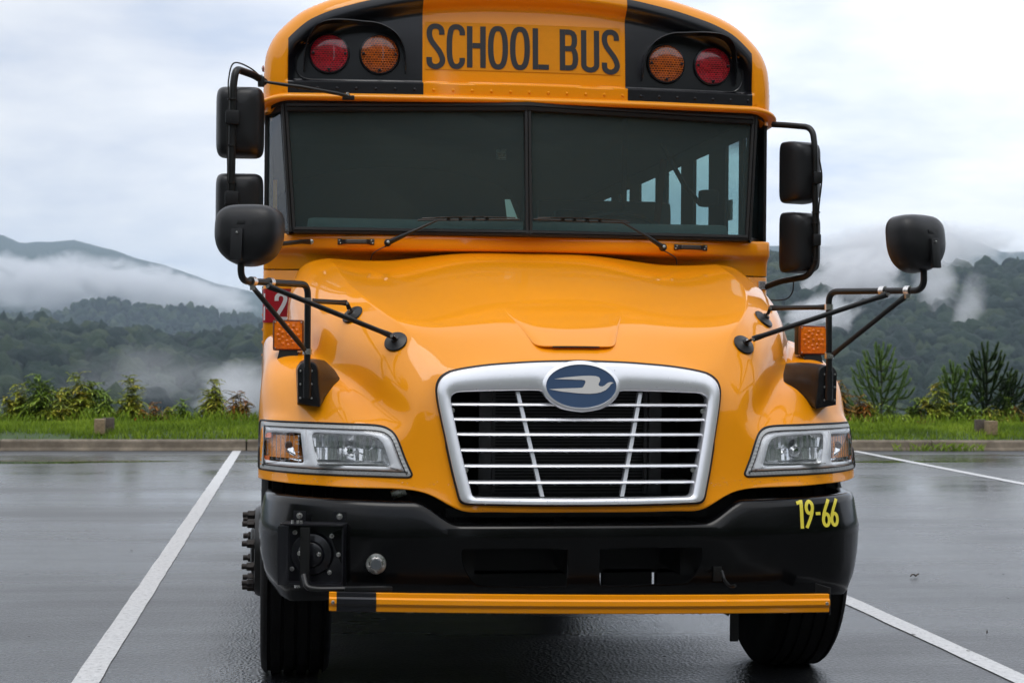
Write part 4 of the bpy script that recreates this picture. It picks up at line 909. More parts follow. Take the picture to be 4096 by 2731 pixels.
# ---- lettering helper: strokes of even width draped on a surface
def stroke_geo(P, th, closed=False):
    P = np.array(P, float); n = len(P); V = []; F = []
    for i in range(n):
        a = P[(i-1) % n] if closed or i > 0 else P[i]; b = P[(i+1) % n] if closed or i < n-1 else P[i]
        t = (b-a)/max(1e-9, np.linalg.norm(b-a)); nr = np.array((-t[1], t[0])); c = 1.0
        V += [tuple(P[i]+nr*th/2*c), tuple(P[i]-nr*th/2*c)]
    for i in range(n if closed else n-1): j = (i+1) % n; F.append((2*i, 2*i+1, 2*j+1, 2*j))
    return V, F
def rect(x0, z0, x1, z1, n=8):
    V = []; F = []
    for k in range(n+1): t = k/n; V += [(x0, z0+(z1-z0)*t), (x1, z0+(z1-z0)*t)]
    for k in range(n): F.append((2*k, 2*k+1, 2*k+3, 2*k+2))
    return V, F
def glyph(ch):
    T = 57
    if ch == 'S': return [stroke_geo(catmull([(160,352),(158,395),(145,425),(118,443),(95,446),(65,440),(40,415),(31,375),(36,325),(55,278),(90,228),(125,180),(150,135),(165,90),(166,60),(150,25),(120,5),(97,0),(65,6),(38,30),(30,65),(30,103)], 5), T)]
    if ch == 'C': return [stroke_geo(catmull([(162,352),(160,395),(145,425),(118,442),(97,444),(70,438),(48,412),(34,350),(29,290),(28,225),(29,160),(34,95),(50,40),(72,12),(97,6),(122,10),(148,32),(160,62),(160,102)], 5), T)]
    if ch == 'O':
        P = []
        for k in range(56):
            a = 2*math.pi*k/56; c, s = math.cos(a), math.sin(a); P.append((105+76*abs(c)**0.72*(1 if c > 0 else -1), 226+212*abs(s)**0.86*(1 if s > 0 else -1)))
        return [stroke_geo(P, T, True)]
    if ch == 'H': return [rect(0, 0, 57, 455), rect(138, 0, 195, 455), rect(58, 213, 137, 270, 2)]
    if ch == 'L': return [rect(0, 0, 57, 455), rect(58, 0, 170, 55, 2)]
    if ch == 'U': return [stroke_geo([(28, 455), (28, 380), (28, 300), (28, 200), (28, 100)]+[(97-69*math.cos(a), 72-58*math.sin(a)) for a in np.linspace(0.0, math.pi, 16)]+[(166, 100), (166, 200), (166, 300), (166, 380), (166, 455)], T)]
    if ch == 'B': return [rect(0, 0, 57, 455), stroke_geo([(58, 426), (90, 427), (115, 424), (138, 412), (152, 385), (157, 345), (155, 300), (145, 268), (128, 250), (100, 243), (58, 242)], T), stroke_geo([(100, 243), (130, 240), (150, 222), (163, 185), (167, 130), (162, 80), (148, 47), (125, 32), (90, 28), (58, 28)], T)]
    if ch == '1': return [rect(20, 0, 62, 330), stroke_geo([(41, 309), (-18, 296)], 40)]
    if ch == '-': return [rect(0, 148, 62, 184, 1)]
    if ch in '69':
        P = [(60+40*math.cos(a), 88+68*math.sin(a)) for a in np.linspace(0, 2*math.pi, 40)[:-1]]
        g = [stroke_geo(P, 40, True), stroke_geo([(22, 100), (28, 150), (50, 215), (78, 275), (104, 325)], 40)]
        if ch == '9': g = [([(120-x, 330-z) for x, z in V], F) for V, F in g]
        return g
    if ch == '2': return [stroke_geo(catmull([(22, 250), (24, 300), (45, 330), (72, 338), (100, 328), (118, 300), (120, 265), (105, 215), (80, 160), (50, 105), (28, 60), (26, 22)], 5), 46), rect(48, 0, 145, 44, 1)]
    if ch == 'R': return [rect(0, 0, 46, 360), stroke_geo([(47, 337), (80, 337), (105, 325), (118, 290), (116, 240), (100, 205), (70, 192), (47, 192)], 46), stroke_geo([(80, 192), (104, 150), (112, 90), (116, 0)], 46)]
    if ch == ' ': return []
def lettering(items, place, yfun, m, parent, name='letter'):
    """items: (char, x offset); place maps glyph units to (x, z)"""
    for ch, ox in items:
        gl = glyph(ch)
        if not gl: continue
        V3 = []; F3 = []; 
        for si, (V, F) in enumerate(gl):
            b = len(V3)
            for (x, z) in V:
                X, Z = place(x+ox, z); V3.append((X, yfun(X, Z)-.0003*si, Z))
            F3 += [tuple(i+b for i in f) for f in F]
        mesh(name, V3, F3, m, parent)
box('entry_door_frame', (-1.15, .40, 2.01), (.02, .34, .26), YEL, bus)
lettering([('1', 0), ('9', 82), ('-', 222), ('6', 300), ('6', 415)], lambda x, z: (.838+(x+18)*.000345, .677+z*.000322), lambda x, z: bf(x, z)[0]-.003, YNUM, bumper, 'number')

# ---- crossing gate arm and its drive box on the bumper, marker lamp, hook
arm_me = []
def arm_y(x): return -1.785-.055*(1-((x+.02)/.95)**2)
def arm_z(x): return .4475-(x+.941)*.0155
def arm_piece(name, xa, xb, m, par, off=0.0):
    G = []
    for x in np.linspace(xa, xb, max(3, int((xb-xa)/.03))):
        y0, z0 = arm_y(x), arm_z(x)
        G.append([(x, y0+d-off*(1 if d < .01 else -1), z0+h*(1+off*12)) for d, h in [(.02, .0335), (.004, .0335), (.002, .0325), (.001, .018), (-.008, .012), (-.009, -.004), (-.004, -.011), (.001, -.016), (.001, -.030), (.003, -.0335), (.02, -.0335)]])
    return grid(name, G, m, par, True, closeu=True, auto=28)
gate = empty('crossing_gate', (0, 0, 0), parent=bus)
arm_piece('gate_arm', -.941, .907, YEL, gate)
arm_piece('gate_sleeve', -.915, -.775, BLKP, gate, .0015)
lathe('gate_rivet', [(0, -.004), (.006, -.002), (.007, 0)], (-.928, arm_y(-.93)-.009, arm_z(-.93)+.0), (0, 1, 0), STEEL, gate, 10)
lathe('gate_rivet', [(0, -.004), (.006, -.002), (.007, 0)], (.895, arm_y(.895)-.009, arm_z(.895)), (0, 1, 0), STEEL, gate, 10)
box('gate_end_bracket', (.905, -1.72, .425), (.006, .12, .10), DARK, gate, .002, rot=Matrix.Rotation(R_(8), 3, 'Z'))
tube('gate_swing_bar', smooth_path([(-1.03, -1.69, .53), (-1.02, -1.72, .488), (-.98, -1.735, .484), (-.75, -1.76, .487), (-.72, -1.76, .485)], .04), .011, ARM, gate, 10)
box('gate_swing_strap', (-.80, -1.765, .487), (.17, .014, .016), STEEL if False else ARM, gate, .003)
D0 = -1.60
box('drive_backplate', (-.985, bf(-.985, .6)[0]-.006, .597), (.235, .012, .225), BLKP, gate, .003, rot=Matrix.Rotation(R_(-14), 3, 'Z'))
RZ = Matrix.Rotation(R_(-14), 3, 'Z'); bc = Vector((-.985, bf(-.985, .6)[0]-.01, .597))
def loc(x, y, z): return bc+RZ@Vector((x, y, z))
box('drive_flange', loc(0, -.035, .108), (.235, .07, .006), BLKP, gate, .002, rot=RZ); box('drive_flange', loc(0, -.035, -.110), (.235, .07, .006), BLKP, gate, .002, rot=RZ)
box('drive_side', loc(.112, -.03, 0), (.006, .06, .215), BLKP, gate, .002, rot=RZ)
box('drive_strap', loc(-.105, -.072, -.005), (.040, .006, .215), BLKP, gate, .002, rot=RZ); box('drive_strap', loc(-.022, -.080, -.008), (.036, .008, .215), ARM, gate, .003, rot=RZ)
dv = RZ@Vector((0, -1, 0))
lathe('drive_motor', [(.0, .034), (.042, .034), (.046, .031), (.050, .020), (.060, .017), (.074, .012), (.080, 0)], loc(-.012, -.004, -.005), dv, BLKP, gate, 40)
for x, z in [(.062, .062), (.088, -.006), (.055, -.072), (-.076, .072), (-.086, -.062), (-.052, .0), (.020, -.002)]:
    lathe('gate_bolt', [(0, .012), (.0055, .012), (.0065, .008), (.0065, .003), (.009, .0025), (.009, 0)], loc(x-.002, -.016 if abs(x) < .06 and abs(z) < .01 else -.004, z) if not (abs(x) < .06 and abs(z) < .01) else loc(x, -.037, z), dv, STEEL, gate, 8)
for x in (-.062, .088):
    b = loc(x, 0, .134); box('drive_tab', b+Vector((0, .004, -.008)), (.045, .004, .05), BLKP, gate, .002, rot=RZ)
    lathe('gate_bolt', [(0, .014), (.006, .014), (.008, .008), (.008, .004), (.012, .0035), (.012, 0)], b, dv, STEEL, gate, 8)
for dx in (-.055, -.075, -.042): lathe('gate_nut', [(.0, .012), (.0055, .012), (.0055, 0), (0, 0)], loc(dx, -.055, .110), (0, 0, 1), STEEL, gate, 6)
for dx in (-.05, -.06): lathe('gate_nut', [(.0, .010), (.006, .010), (.006, 0), (0, 0)], loc(dx, -.055, -.124), (0, 0, 1), STEEL, gate, 6)
mc_ = Vector((-.766, bf(-.766, .56)[0]-.002, .560)); GRD = pmat('glass_grey', (0.09, 0.10, 0.11), 0.25, coat=1.0)
lamp = lathe('guide_disc', [(.0365, 0), (.038, .004), (.036, .008), (.026, .010), (.0235, .014), (.022, .016), (0, .0165)], mc_, (-.06, -1, 0), STEEL, bus, 36)
lathe('guide_disc_lens', [(0, .018), (.018, .018), (.020, .0155)], mc_, (-.06, -1, 0), GRD, lamp, 30)
for a in (90, 270, 200, 340): lathe('guide_disc_screw', [(0, .013), (.0035, .013), (.0035, .008)], mc_+Vector((.030*math.cos(R_(a)), 0, .030*math.sin(R_(a)))), (0, -1, 0), STEEL, lamp, 8)
hk = tube('arm_latch', smooth_path([(.52, -1.70, .53), (.52, -1.74, .50), (.522, -1.80, .487), (.535, -1.83, .494)], .02), .006, ARM, bus, 8)
box('arm_latch_plate', (.512, bf(.51, .52)[0]-.006, .515), (.034, .012, .055), ARM, hk, .003)
bm = bmesh.new(); box_bm(bm, (.68, -1.30, .27), (.035, .012, .15), .005, rot=None); bmo('tow_tab', bm, ARM, bus, True)
box('lower_brace', (.60, -1.32, .345), (.13, .02, .03), DARK, bus, .004, rot=Matrix.Rotation(R_(30), 3, 'Y'))

# ---- wheels
def wheel(s, y, front_=True):
    w = empty('wheel', (s*1.05, y, .502), parent=bus)
    half = .14; R = .503; gro = [-.105, -.052, 0, .052, .105]; prof = []
    prof += [(.29, -half*.86), (.39, -half*.98), (.443, -half), (.478, -half*.97), (.496, -half*.88)]
    prof.append((R-.003, -.116))
    for g in gro:
        prof += [(R, g-.008), (R-.014, g-.006), (R-.014, g+.006), (R, g+.008)]
    prof.append((R-.003, .116))
    prof += [(.496, half*.88), (.478, half*.97), (.443, half), (.39, half*.98), (.29, half*.86)]
    lathe('tyre', prof, (0, 0, 0), (1, 0, 0), TYRE, w, 96, 30)
    lathe('rim', [(.292, .118), (.285, .122), (.275, .105), (.262, .06), (.235, .03), (.21, .055), (.19, .145), (.0, .147)] , (0, 0, 0), (s, 0, 0), ARM, w, 48)
    if front_:
        hb = lathe('hub', [(.187, .135), (.187, .150), (.178, .166), (.150, .168), (.10, .168), (.095, .180), (.08, .185), (0, .186)], (0, 0, 0), (s, 0, 0), ARM, w, 48)
        V0 = None; base = None
        for k in range(10):
            a = 2*math.pi*(k+.5)/10; P = Vector((s*.167, .150*math.cos(a), .150*math.sin(a)))
            if base is None:
                g1 = lathe_geo([(.019, 0), (.019, .028), (.016, .032)], 6, (0, 0, 0), (s, 0, 0)); g2 = lathe_geo([(.0115, .02), (.0115, .050), (.010, .052)], 12, (0, 0, 0), (s, 0, 0)); g3 = lathe_geo([(.021, 0), (.021, .004)], 16, (0, 0, 0), (s, 0, 0))
                v, f = merge([g1, g2, g3]); o = mesh('lug_nut', v, f, LUG, w); base = o.data
            else: o = link('lug_nut', base, w)
            o.location = P
    return w
LUG = pmat('rusty_lug', (0.030, 0.024, 0.022), 0.5, metal=0.4, noise_amt=0.5, nscale=60)
wheel(-1, -.73); wheel(1, -.73)
for s in (-1, 1): wheel(s, 5.2, False)
box('axle_beam', (0, -.73, .46), (1.8, .10, .10), DARK, bus, .01)

# ---- cowl and front body panel
def yc(x): return -.185+.155*(abs(x)/1.19)**2.2
def wrap(o, n1=60, sidey=1.0):
    P = [(x, yc(x)+o) for x in np.linspace(0, 1.165, n1)]
    for a in np.linspace(0.2, 1, 6): P.append((1.165+.035*math.sin(a*math.pi/2), yc(1.165)+o+.035*(1-math.cos(a*math.pi/2))))
    P.append((1.2, sidey)); P = np.array(P); return np.concatenate([P[:0:-1]*(-1, 1), P])
rows_ = []
for z, o in [(1.872, .055), (1.872, .018), (1.866, .004), (1.856, 0), (1.83, -.002), (1.806, 0), (1.797, .006), (1.787, .022), (1.775, .034), (1.75, .040), (1.708, .043)]:
    W_ = wrap(o); ex = .11*min(1, max(0, (1.797-z)/.020)); rows_.append([(x, y+ex*max(0, 1-(abs(x)/1.0)**2), z) for x, y in W_])
grid('cowl', rows_, YEL, bus, True, auto=50)
rows_ = [[(x, y, z) for x, y in wrap(o)] for z, o in [(1.7035, .060), (1.7035, .049), (1.700, .046), (1.4, .048), (1.0, .05), (.90, .05)]]
grid('front_body_panel', rows_, YEL, bus, True, auto=50)
box('cowl_firewall', (0, .12, 1.38), (2.2, .04, .95), DARK, bus)
# riveted side seam studs peeking past the edge
rv = None
for z in (1.62, 1.50, 1.43, 1.37, 1.31, 1.25, 1.19):
    V, F = lathe_geo([(0, .007), (.006, .006), (.010, 0)], 10, (0, 0, 0), (-1, 0, 0))
    if rv is None: rv = mesh('side_rivet', V, F, YEL, bus, True); rv.location = (-1.2, .25, z); o = rv
    else: o = link('side_rivet', rv.data, bus); o.location = (-1.2, .25, z)
for z in (1.77, 1.74): o = link('side_rivet', rv.data, bus); o.location = (1.2, .3, z); o.rotation_euler = (0, 0, math.pi)

# red R-2 plate and vent
def yp(x, z): return yc(x)+.046
dec = grid('route_decal', [[(x, yp(x, z)-.002, z) for x in np.linspace(-1.164, -1.046, 8)] for z in np.linspace(1.461, 1.617, 3)], REDD, bus, True)
grid('route_decal_side', [[(-1.202, y, z) for y in (.05, .30)] for z in (1.461, 1.617)], REDD, bus)
grid('route_decal_corner', [[(-(1.165+.0368*math.sin(a*math.pi/2)), yc(1.165)+.045+.036*(1-math.cos(a*math.pi/2))-.0015, z) for a in np.linspace(-.02, 1, 8)] for z in (1.461, 1.617)], REDD, bus, True)
def yw(x):
    a = abs(x)
    if a < 1.165: return yp(x, 0)
    q = math.asin(min(1, (a-1.165)/.0365)); return yc(1.165)+.046+.036*(1-math.cos(q))
lettering([('-', -18), ('2', 78)], lambda x, z: (-1.178+x*.00040, 1.472+z*.000355+(.048 if False else 0)), lambda x, z: yw(x)-.005, WHTD, dec)
v, f = merge([rect(-1.1975, 1.472, -1.1905, 1.535, 2), rect(-1.1975, 1.545, -1.1905, 1.595, 2)])
mesh('letter', [(x, yw(x)-.004, z) for k, (x, z) in enumerate(v)], f, WHTD, dec)
ve = box('cowl_vent', (-1.053, yp(-1.05, 1.53)-.008, 1.535), (.028, .03, .125), RUB, bus, .006, rot=Matrix.Rotation(R_(7), 3, 'Y'))
for k in range(9): box('vent_rib', (-1.046+.0012*(k-4), yp(-1.05, 1.53)-.024, 1.485+k*.0125), (.016, .006, .004), RUB, ve)
lb = grid('info_sticker', [[(x, yw(x)-.003, z) for x in (1.150, 1.172, 1.19)] for z in (1.645, 1.684)], pmat('sticker_grey', (0.45, 0.46, 0.47), 0.4), bus)
for k in range(5): v, f = rect(1.155+.003*(k % 2), 1.650+k*.0065, 1.186-.004*(k % 3), 1.6525+k*.0065, 1); mesh('print_line', [(x, yw(x)-.0045, z) for x, z in v], f, LET, lb)

# ---- windshield, pillars, corner glass
def pane(name, quad, m, nx=10, nz=8, bow=0.0, par=bus):
    a, b, c, d = [Vector(q) for q in quad]; G = []   # a top-left b top-right c bottom-right d bottom-left
    for i in range(nz+1):
        t = i/nz; r = []
        for j in range(nx+1):
            s = j/nx; p = (a.lerp(b, s)).lerp(d.lerp(c, s), t); p.y -= bow*4*s*(1-s)*.5; r.append(tuple(p))
        G.append(r)
    return grid(name, G, m, par, True)
for s in (-1, 1):
    q = [(s*.018, -.145, 2.457), (s*1.098, -.035, 2.437), (s*1.056, -.085, 1.892), (s*.018, -.205, 1.886)]
    pane('windshield_pane', q, WGL, bow=.004)
    # black gasket round the pane
    def bar(nm, A, B, w1, w2=None, n=2, y=0.0, d=.05):
        A, B = Vector(A), Vector(B); w2 = w2 or w1; dr = (B-A).normalized(); sd_ = dr.cross(Vector((0, 1, 0))).normalized()
        V = []
        for p, w_ in ((A, w1), (B, w2)):
            for a_, b_ in ((-1, 0), (-.8, -.012), (-.15, -.014), (0, -.009), (.15, -.014), (.8, -.012), (1, 0), (1, d), (-1, d)): V.append(p+sd_*w_/2*a_+Vector((0, b_+y, 0)))
        F = [(i, (i+1) % 9, 9+(i+1) % 9, 9+i) for i in range(9)]+[tuple(range(9))[::-1], tuple(range(9, 18))]
        return mesh(nm, V, F, RUB, bus, True, 30)
    bar('pane_gasket', (s*.0, -.158, 2.465), (s*1.10, -.045, 2.448), .045)
    bar('pane_gasket', (s*.0, -.222, 1.877), (s*1.062, -.098, 1.881), .032)
    bar('pane_pillar', (s*1.112, -.035, 2.465), (s*1.070, -.085, 1.875), .034, .036)
    pane('corner_glass', [(s*1.130, -.01, 2.43), (s*1.188, .13, 2.42), (s*1.188, .13, 1.885), (s*1.090, -.06, 1.888)], SGL, 4, 4)
    bar('corner_gasket', (s*1.125, -.01, 2.445), (s*1.19, .13, 2.44), .03); bar('corner_gasket', (s*1.085, -.06, 1.877), (s*1.19, .13, 1.877), .03)
    box('corner_post', (s*1.188, .15, 2.165), (.026, .05, .62), RUB, bus, .006)
bar('centre_divider', (0, -.150, 2.465), (0, -.222, 1.875), .034, .036)

# ---- body shell: sides with window openings, roof, rear, floor, inner lining
WIN = [(.26, .40), (.46, .73), (1.06, 1.41), (1.69, 2.08), (2.36, 2.85), (3.13, 3.5), (3.75, 4.2), (4.5, 4.95), (5.25, 5.7), (6.0, 6.45), (6.75, 7.2)]
YEND = 8.2
for s in (-1, 1):
    bm = bmesh.new()
    box_bm(bm, (s*1.19, (YEND+.18)/2, 1.40), (.02, YEND-.18, .98))
    box_bm(bm, (s*1.19, (YEND+.18)/2, 2.515), (.02, YEND-.18, .05))
    prev = .18
    for a, b in WIN+[(YEND, YEND)]:
        pass
        prev = b
    bmo('side_wall', bm, YEL, bus)
    bm = bmesh.new(); prev = .18
    for a, b in WIN+[(YEND, YEND)]:
        if a > prev: box_bm(bm, (s*1.190, (prev+a)/2, 2.19), (.014, a-prev, .598))
        prev = b
    bmo('window_pillars', bm, RUB, bus)
    bm = bmesh.new(); prev = .18
    box_bm(bm, (s*1.172, (YEND+.18)/2, 1.40), (.012, YEND-.2, 1.06)); box_bm(bm, (s*1.172, (YEND+.18)/2, 2.525), (.012, YEND-.2, .07))
    for a, b in WIN+[(YEND, YEND)]:
        if a > prev: box_bm(bm, (s*1.180, (prev+a)/2, 2.2), (.006, a-prev+.01, .6))
        prev = b
    bmo('side_lining', bm, INTG, bus)
    for a, b in WIN: mesh('side_window', [(s*1.186, a, 1.89), (s*1.186, b, 1.89), (s*1.186, b, 2.49), (s*1.186, a, 2.49)], [(0, 1, 2, 3)], SGL, bus)
    for k in (1.02, 1.25, 1.62): box('rub_rail', (s*1.204, (YEND+.5)/2, k), (.012, YEND-.5, .05), BLKP, bus, .004)
ARCH = [(1.205, 2.44), (1.207, 2.55), (1.203, 2.65), (1.190, 2.72), (1.155, 2.79), (1.10, 2.85), (1.035, 2.903), (.955, 2.943), (.87, 2.973), (.70, 3.018), (.45, 3.062), (.2, 3.082), (0, 3.085)]
arch = resample(catmull(ARCH, 10), 420); archF = np.concatenate([arch*(-1, 1), arch[::-1][1:]])
G = [[(x, y, z) for x, z in archF] for y in [0.115]+list(np.arange(.3, YEND+.01, .8))+[YEND]]
grid('roof', G, YEL, bus, True)
G = [[(x*.975, y, z-.03) for x, z in archF] for y in (.1, YEND)]; grid('ceiling_lining', G, INTG, bus, True)
mesh('rear_wall', [(-1.2, YEND, .85)]+[(x*.998, YEND, z) for x, z in archF]+[(1.2, YEND, .85)], [tuple(range(len(archF)+2))], INTG, bus); box('bus_floor', (0, YEND/2+.2, 1.02), (2.36, YEND-.4, .05), INTG, bus)
bm = bmesh.new(); box_bm(bm, (0, 3.0, .80), (2.2, 5.0, .30)); box_bm(bm, (-.50, 2.0, .40), (1.35, 2.4, .56)); box_bm(bm, (-.6, .35, .48), (.9, .6, .5)); box_bm(bm, (.55, 3.4, .45), (.7, .6, .5)); box_bm(bm, (-.3, 4.4, .50), (1.6, 1.6, .5)); box_bm(bm, (0, 6.6, .5), (2.1, 1.0, .5)); box_bm(bm, (0, 7.2, .7), (2.1, 1.6, .5)); box_bm(bm, (0, 2.0, .55), (.9, 1.2, .35)); box_bm(bm, (-.7, 4.0, .6), (.6, 1.2, .4)); bmo('underbody_and_blockers', bm, DARK, bus)  # underbody plus low boxes added to keep light off the ground below
WHEELG = pmat('steering_grey', (0.07, 0.08, 0.08), 0.45)
box('dashboard', (0, .14, 1.895), (2.0, .28, .11), DASH, bus, .03); box('side_blank_panel', (1.190, .13, 2.16), (.014, .18, .62), RUB, bus); box('dash_panel', (.55, .22, 1.80), (.9, .12, .25), DASH, bus, .04)
sw = lathe('steering_wheel', [(.222, -.012), (.232, 0), (.222, .012), (.212, 0), (.222, -.012)], (.57, .42, 1.93), (0, -.50, .86), WHEELG, bus, 48)
tube('steering_spoke', [(.36, .44, 1.88), (.57, .53, 1.90), (.78, .44, 1.88)], .010, RUB, sw, 8)
def seat(name, x0, x1, y, zt, z0=1.05):
    bm = bmesh.new(); box_bm(bm, ((x0+x1)/2, y, (zt+z0)/2), (x1-x0, .12, zt-z0), .055); o = bmo(name, bm, SEAT, bus, True); return o
seat('driver_seat_back', .33, .80, 1.15, 2.10); box('driver_seat_cushion', (.56, .95, 1.55), (.48, .45, .12), SEAT, bus, .05)
seat('barrier', .30, 1.08, 1.55, 2.19)
for k in range(8):
    for s in (-1, 1):
        x0, x1 = (.25, 1.12) if s > 0 else (-1.12, -.25); seat('passenger_seat', x0, x1, 2.2+k*.72, 2.02)
box('stanchion', (.80, 1.5, 2.0), (.03, .03, 1.6), INTG, bus, .01); tube('grab_rail', [(.90, 1.0, 2.45), (.97, .75, 2.20), (1.02, .62, 2.1)], .013, RUB, bus, 8)
fan = box('defrost_fan', (1.03, .5, 2.12), (.095, .08, .085), RUB, bus, .02); box('belt_webbing', (.92, 1.2, 2.02), (.035, .01, .75), REDB, bus, 0, rot=Matrix.Rotation(R_(6), 3, 'Y'))
box('switch_panel', (1.10, .34, 2.05), (.012, .05, .10), pmat('panel_white', (.4, .45, .45), .5), bus)
tp = pane('paper_tag', [(-.105, -.17, 2.035), (-.080, -.17, 2.035), (-.045, -.178, 1.945), (-.095, -.178, 1.945)], PAPER, 2, 3)
bm = bmesh.new()
V = []; 
tube('coil_spring', [(-.093+.022*math.cos(a), .06+.022*math.sin(a), 2.245+a*.0012) for a in np.linspace(0, 38, 120)], .0022, STEEL, bus, 5)

# ---- front roof cap
cA = np.array([(abs(x), z) for x, z in arch])
def arch_d(x, z): return float(np.min(np.hypot(arch[:, 0]-abs(x), arch[:, 1]-z)))
def ss(t): t = min(1, max(0, t)); return t*t*(3-2*t)
def ycap(x, z, rec=True):
    d = arch_d(x, z); a = abs(x)
    y = -.125+.075*(a/1.1)**2+.10*max(0, z-2.58)**1.2
    r = .085
    if d < r: y += r-math.sqrt(max(0, r*r-(r-d)**2))
    if rec: y += .060*ss((d-.095)/(.065 if z > 2.75 else .05))*ss((z-2.566)/.016)
    return y
rows_ = []; nb = len(archF)
NT = 130; ts = np.linspace(0, 1, NT)
cols = resample(np.concatenate([cA[3:]*(-1, 1), cA[3:][::-1][1:]*(1, 1)]), 241)   # arch from left shoulder over to right
cols = cols[np.argsort(cols[:, 0])] if cols[0][0] < 0 else cols
G = []
botl = np.linspace(-1.195, 1.195, 241)
for t in ts:
    r = []
    for k in range(241):
        ax, az_ = cols[k]; bx = botl[k]; tt = t
        x = ax*(1-tt)+bx*tt; z = az_*(1-tt)+2.508*tt
        r.append((x, ycap(x, z), z))
    G.append(r)
# roof-side return behind the face edge
back = [(x, .13, z) for x, z in cols]
cap = grid('roof_cap', [back]+G, YEL, bus, True, auto=60)
# cheeks between the face edge and the side walls
for s in (-1, 1):
    G = []
    for z in np.linspace(2.43, 2.86, 16):
        xa = float(np.interp(z, arch[:, 1], arch[:, 0])); zz = max(2.508, z); y0 = ycap(xa*.9995, zz) if z > 2.5 else ycap(1.19, 2.51)
        xf = 1.192 if z < 2.6 else xa
        G.append([(s*(xf-.02), y0-.012 if False else y0-.0, z), (s*xf, y0+.012, z), (s*xa, y0+.05, z), (s*xa, .30, z)])
    grid('roof_cap_cheek', G, YEL, bus, True, auto=60)
# lip over the windshield
pth = [(x, -.135+.075*(x/1.1)**2, 2.508) for x in np.linspace(0, 1.09, 30)]
for a in np.linspace(.1, 1, 10): pth.append((1.09+.125*math.sin(a*math.pi/2), pth[29][1]+.14*(1-math.cos(a*math.pi/2)), 2.508-.045*a**1.5))
pth.append((1.218, .28, 2.455)); pth = [(-x, y, z) for x, y, z in pth[:0:-1]]+pth
G = []
for k, p in enumerate(pth):
    a, b = Vector(pth[max(0, k-1)]), Vector(pth[min(len(pth)-1, k+1)]); t = (b-a); t.z = 0; t.normalize(); n = Vector((t.y, -t.x, 0))
    G.append([tuple(Vector(p)+n*o+Vector((0, 0, h))) for o, h in [(-.03, .004), (.002, .004), (.014, .0), (.026, -.006), (.032, -.014), (.031, -.022), (.022, -.028), (.004, -.030), (-.05, -.030)]])
lip = grid('rain_lip', G, YEL, bus, True, auto=60)
pthk = [Vector(p) for p in pth]
grid('header_gasket', [[(p.x*.985, p.y+.012, p.z-.026) for p in pthk], [(p.x*.985, p.y+.012, p.z-.045) for p in pthk]], RUB, bus, True)
# black warning light panels
def ztopb(x):
    lo, hi = 2.55, 3.08
    for _ in range(24):
        m_ = (lo+hi)/2
        if arch_d(x, m_) > .062 and m_ < np.interp(x, [0, .2, .45, .7, .87, .955, 1.035, 1.1], [3.08, 3.07, 3.055, 3.01, 2.965, 2.935, 2.90, 2.85]): lo = m_
        else: hi = m_
    return lo
for s in (-1, 1):
    G = []
    for x in np.linspace(.479, 1.096, 70):
        zt_ = ztopb(x); G.append([(s*x, ycap(x, z)-.0028, z) for z in np.r_[np.linspace(2.513, 2.60, 22), np.linspace(2.605, zt_, 70)]])
    bp_ = grid('light_panel', G, BLKP, bus, True, auto=60)
    # raised bead under the lights
    tube('panel_bead', [(s*x, ycap(x, 2.583)-.004+.0*x, z) for x, z in catmull([(.56, 2.578), (.75, 2.578), (.95, 2.580), (1.02, 2.588), (1.052, 2.615), (1.062, 2.66), (1.060, 2.72)], 6)], .0045, BLKP, bp_, 6)
    for x, lm in ((.676, AMBL), (.907, REDL)):
        z = 2.703; y = ycap(x, z); tilt = Vector((s*.06, -1, 0)).normalized()
        wl = lathe('warning_light', [(.094, 0), (.095, .012), (.092, .022), (.086, .024), (.084, .018)], (s*x, y+.002, z), tilt, BLKP, bus, 48)
        ln_ = lathe('lens', [(.0855, .016), (.085, .024), (.070, .030), (.045, .034), (.02, .0355), (0, .036)], (0, 0, 0), tilt, lm, wl, 48); ln_.location = (s*x, y+.002, z)
        for a in (0, 180, 270): lathe('lens_screw', [(0, .034), (.006, .033), (.008, .022)], (s*x+.074*math.cos(R_(a)), y, z+.074*math.sin(R_(a))), tilt, BLKP, wl, 10)
    VP = catmull([(1.026, 2.618), (1.025, 2.68), (1.012, 2.75), (.98, 2.805), (.93, 2.835), (.85, 2.846), (.76, 2.845), (.68, 2.836), (.61, 2.80), (.572, 2.745), (.558, 2.68), (.556, 2.618)], 6)
    n = len(VP); G = []
    for k, (x, z) in enumerate(VP):
        q = k/(n-1); dep = .012+.085*math.sin(math.pi*min(1, max(0, (q))))**.55; y = ycap(x, z)
        cx, cz = .79, 2.70; r_ = Vector((x-cx, 0, z-cz)).normalized()*.004
        G.append([(s*x, y+.004, z), (s*x, y-dep, z), (s*(x-r_.x), y-dep-.001, z-r_.z), (s*(x-r_.x), y+.004, z-r_.z)])
    grid('light_visor', G, BLKP, bus, True, auto=40)
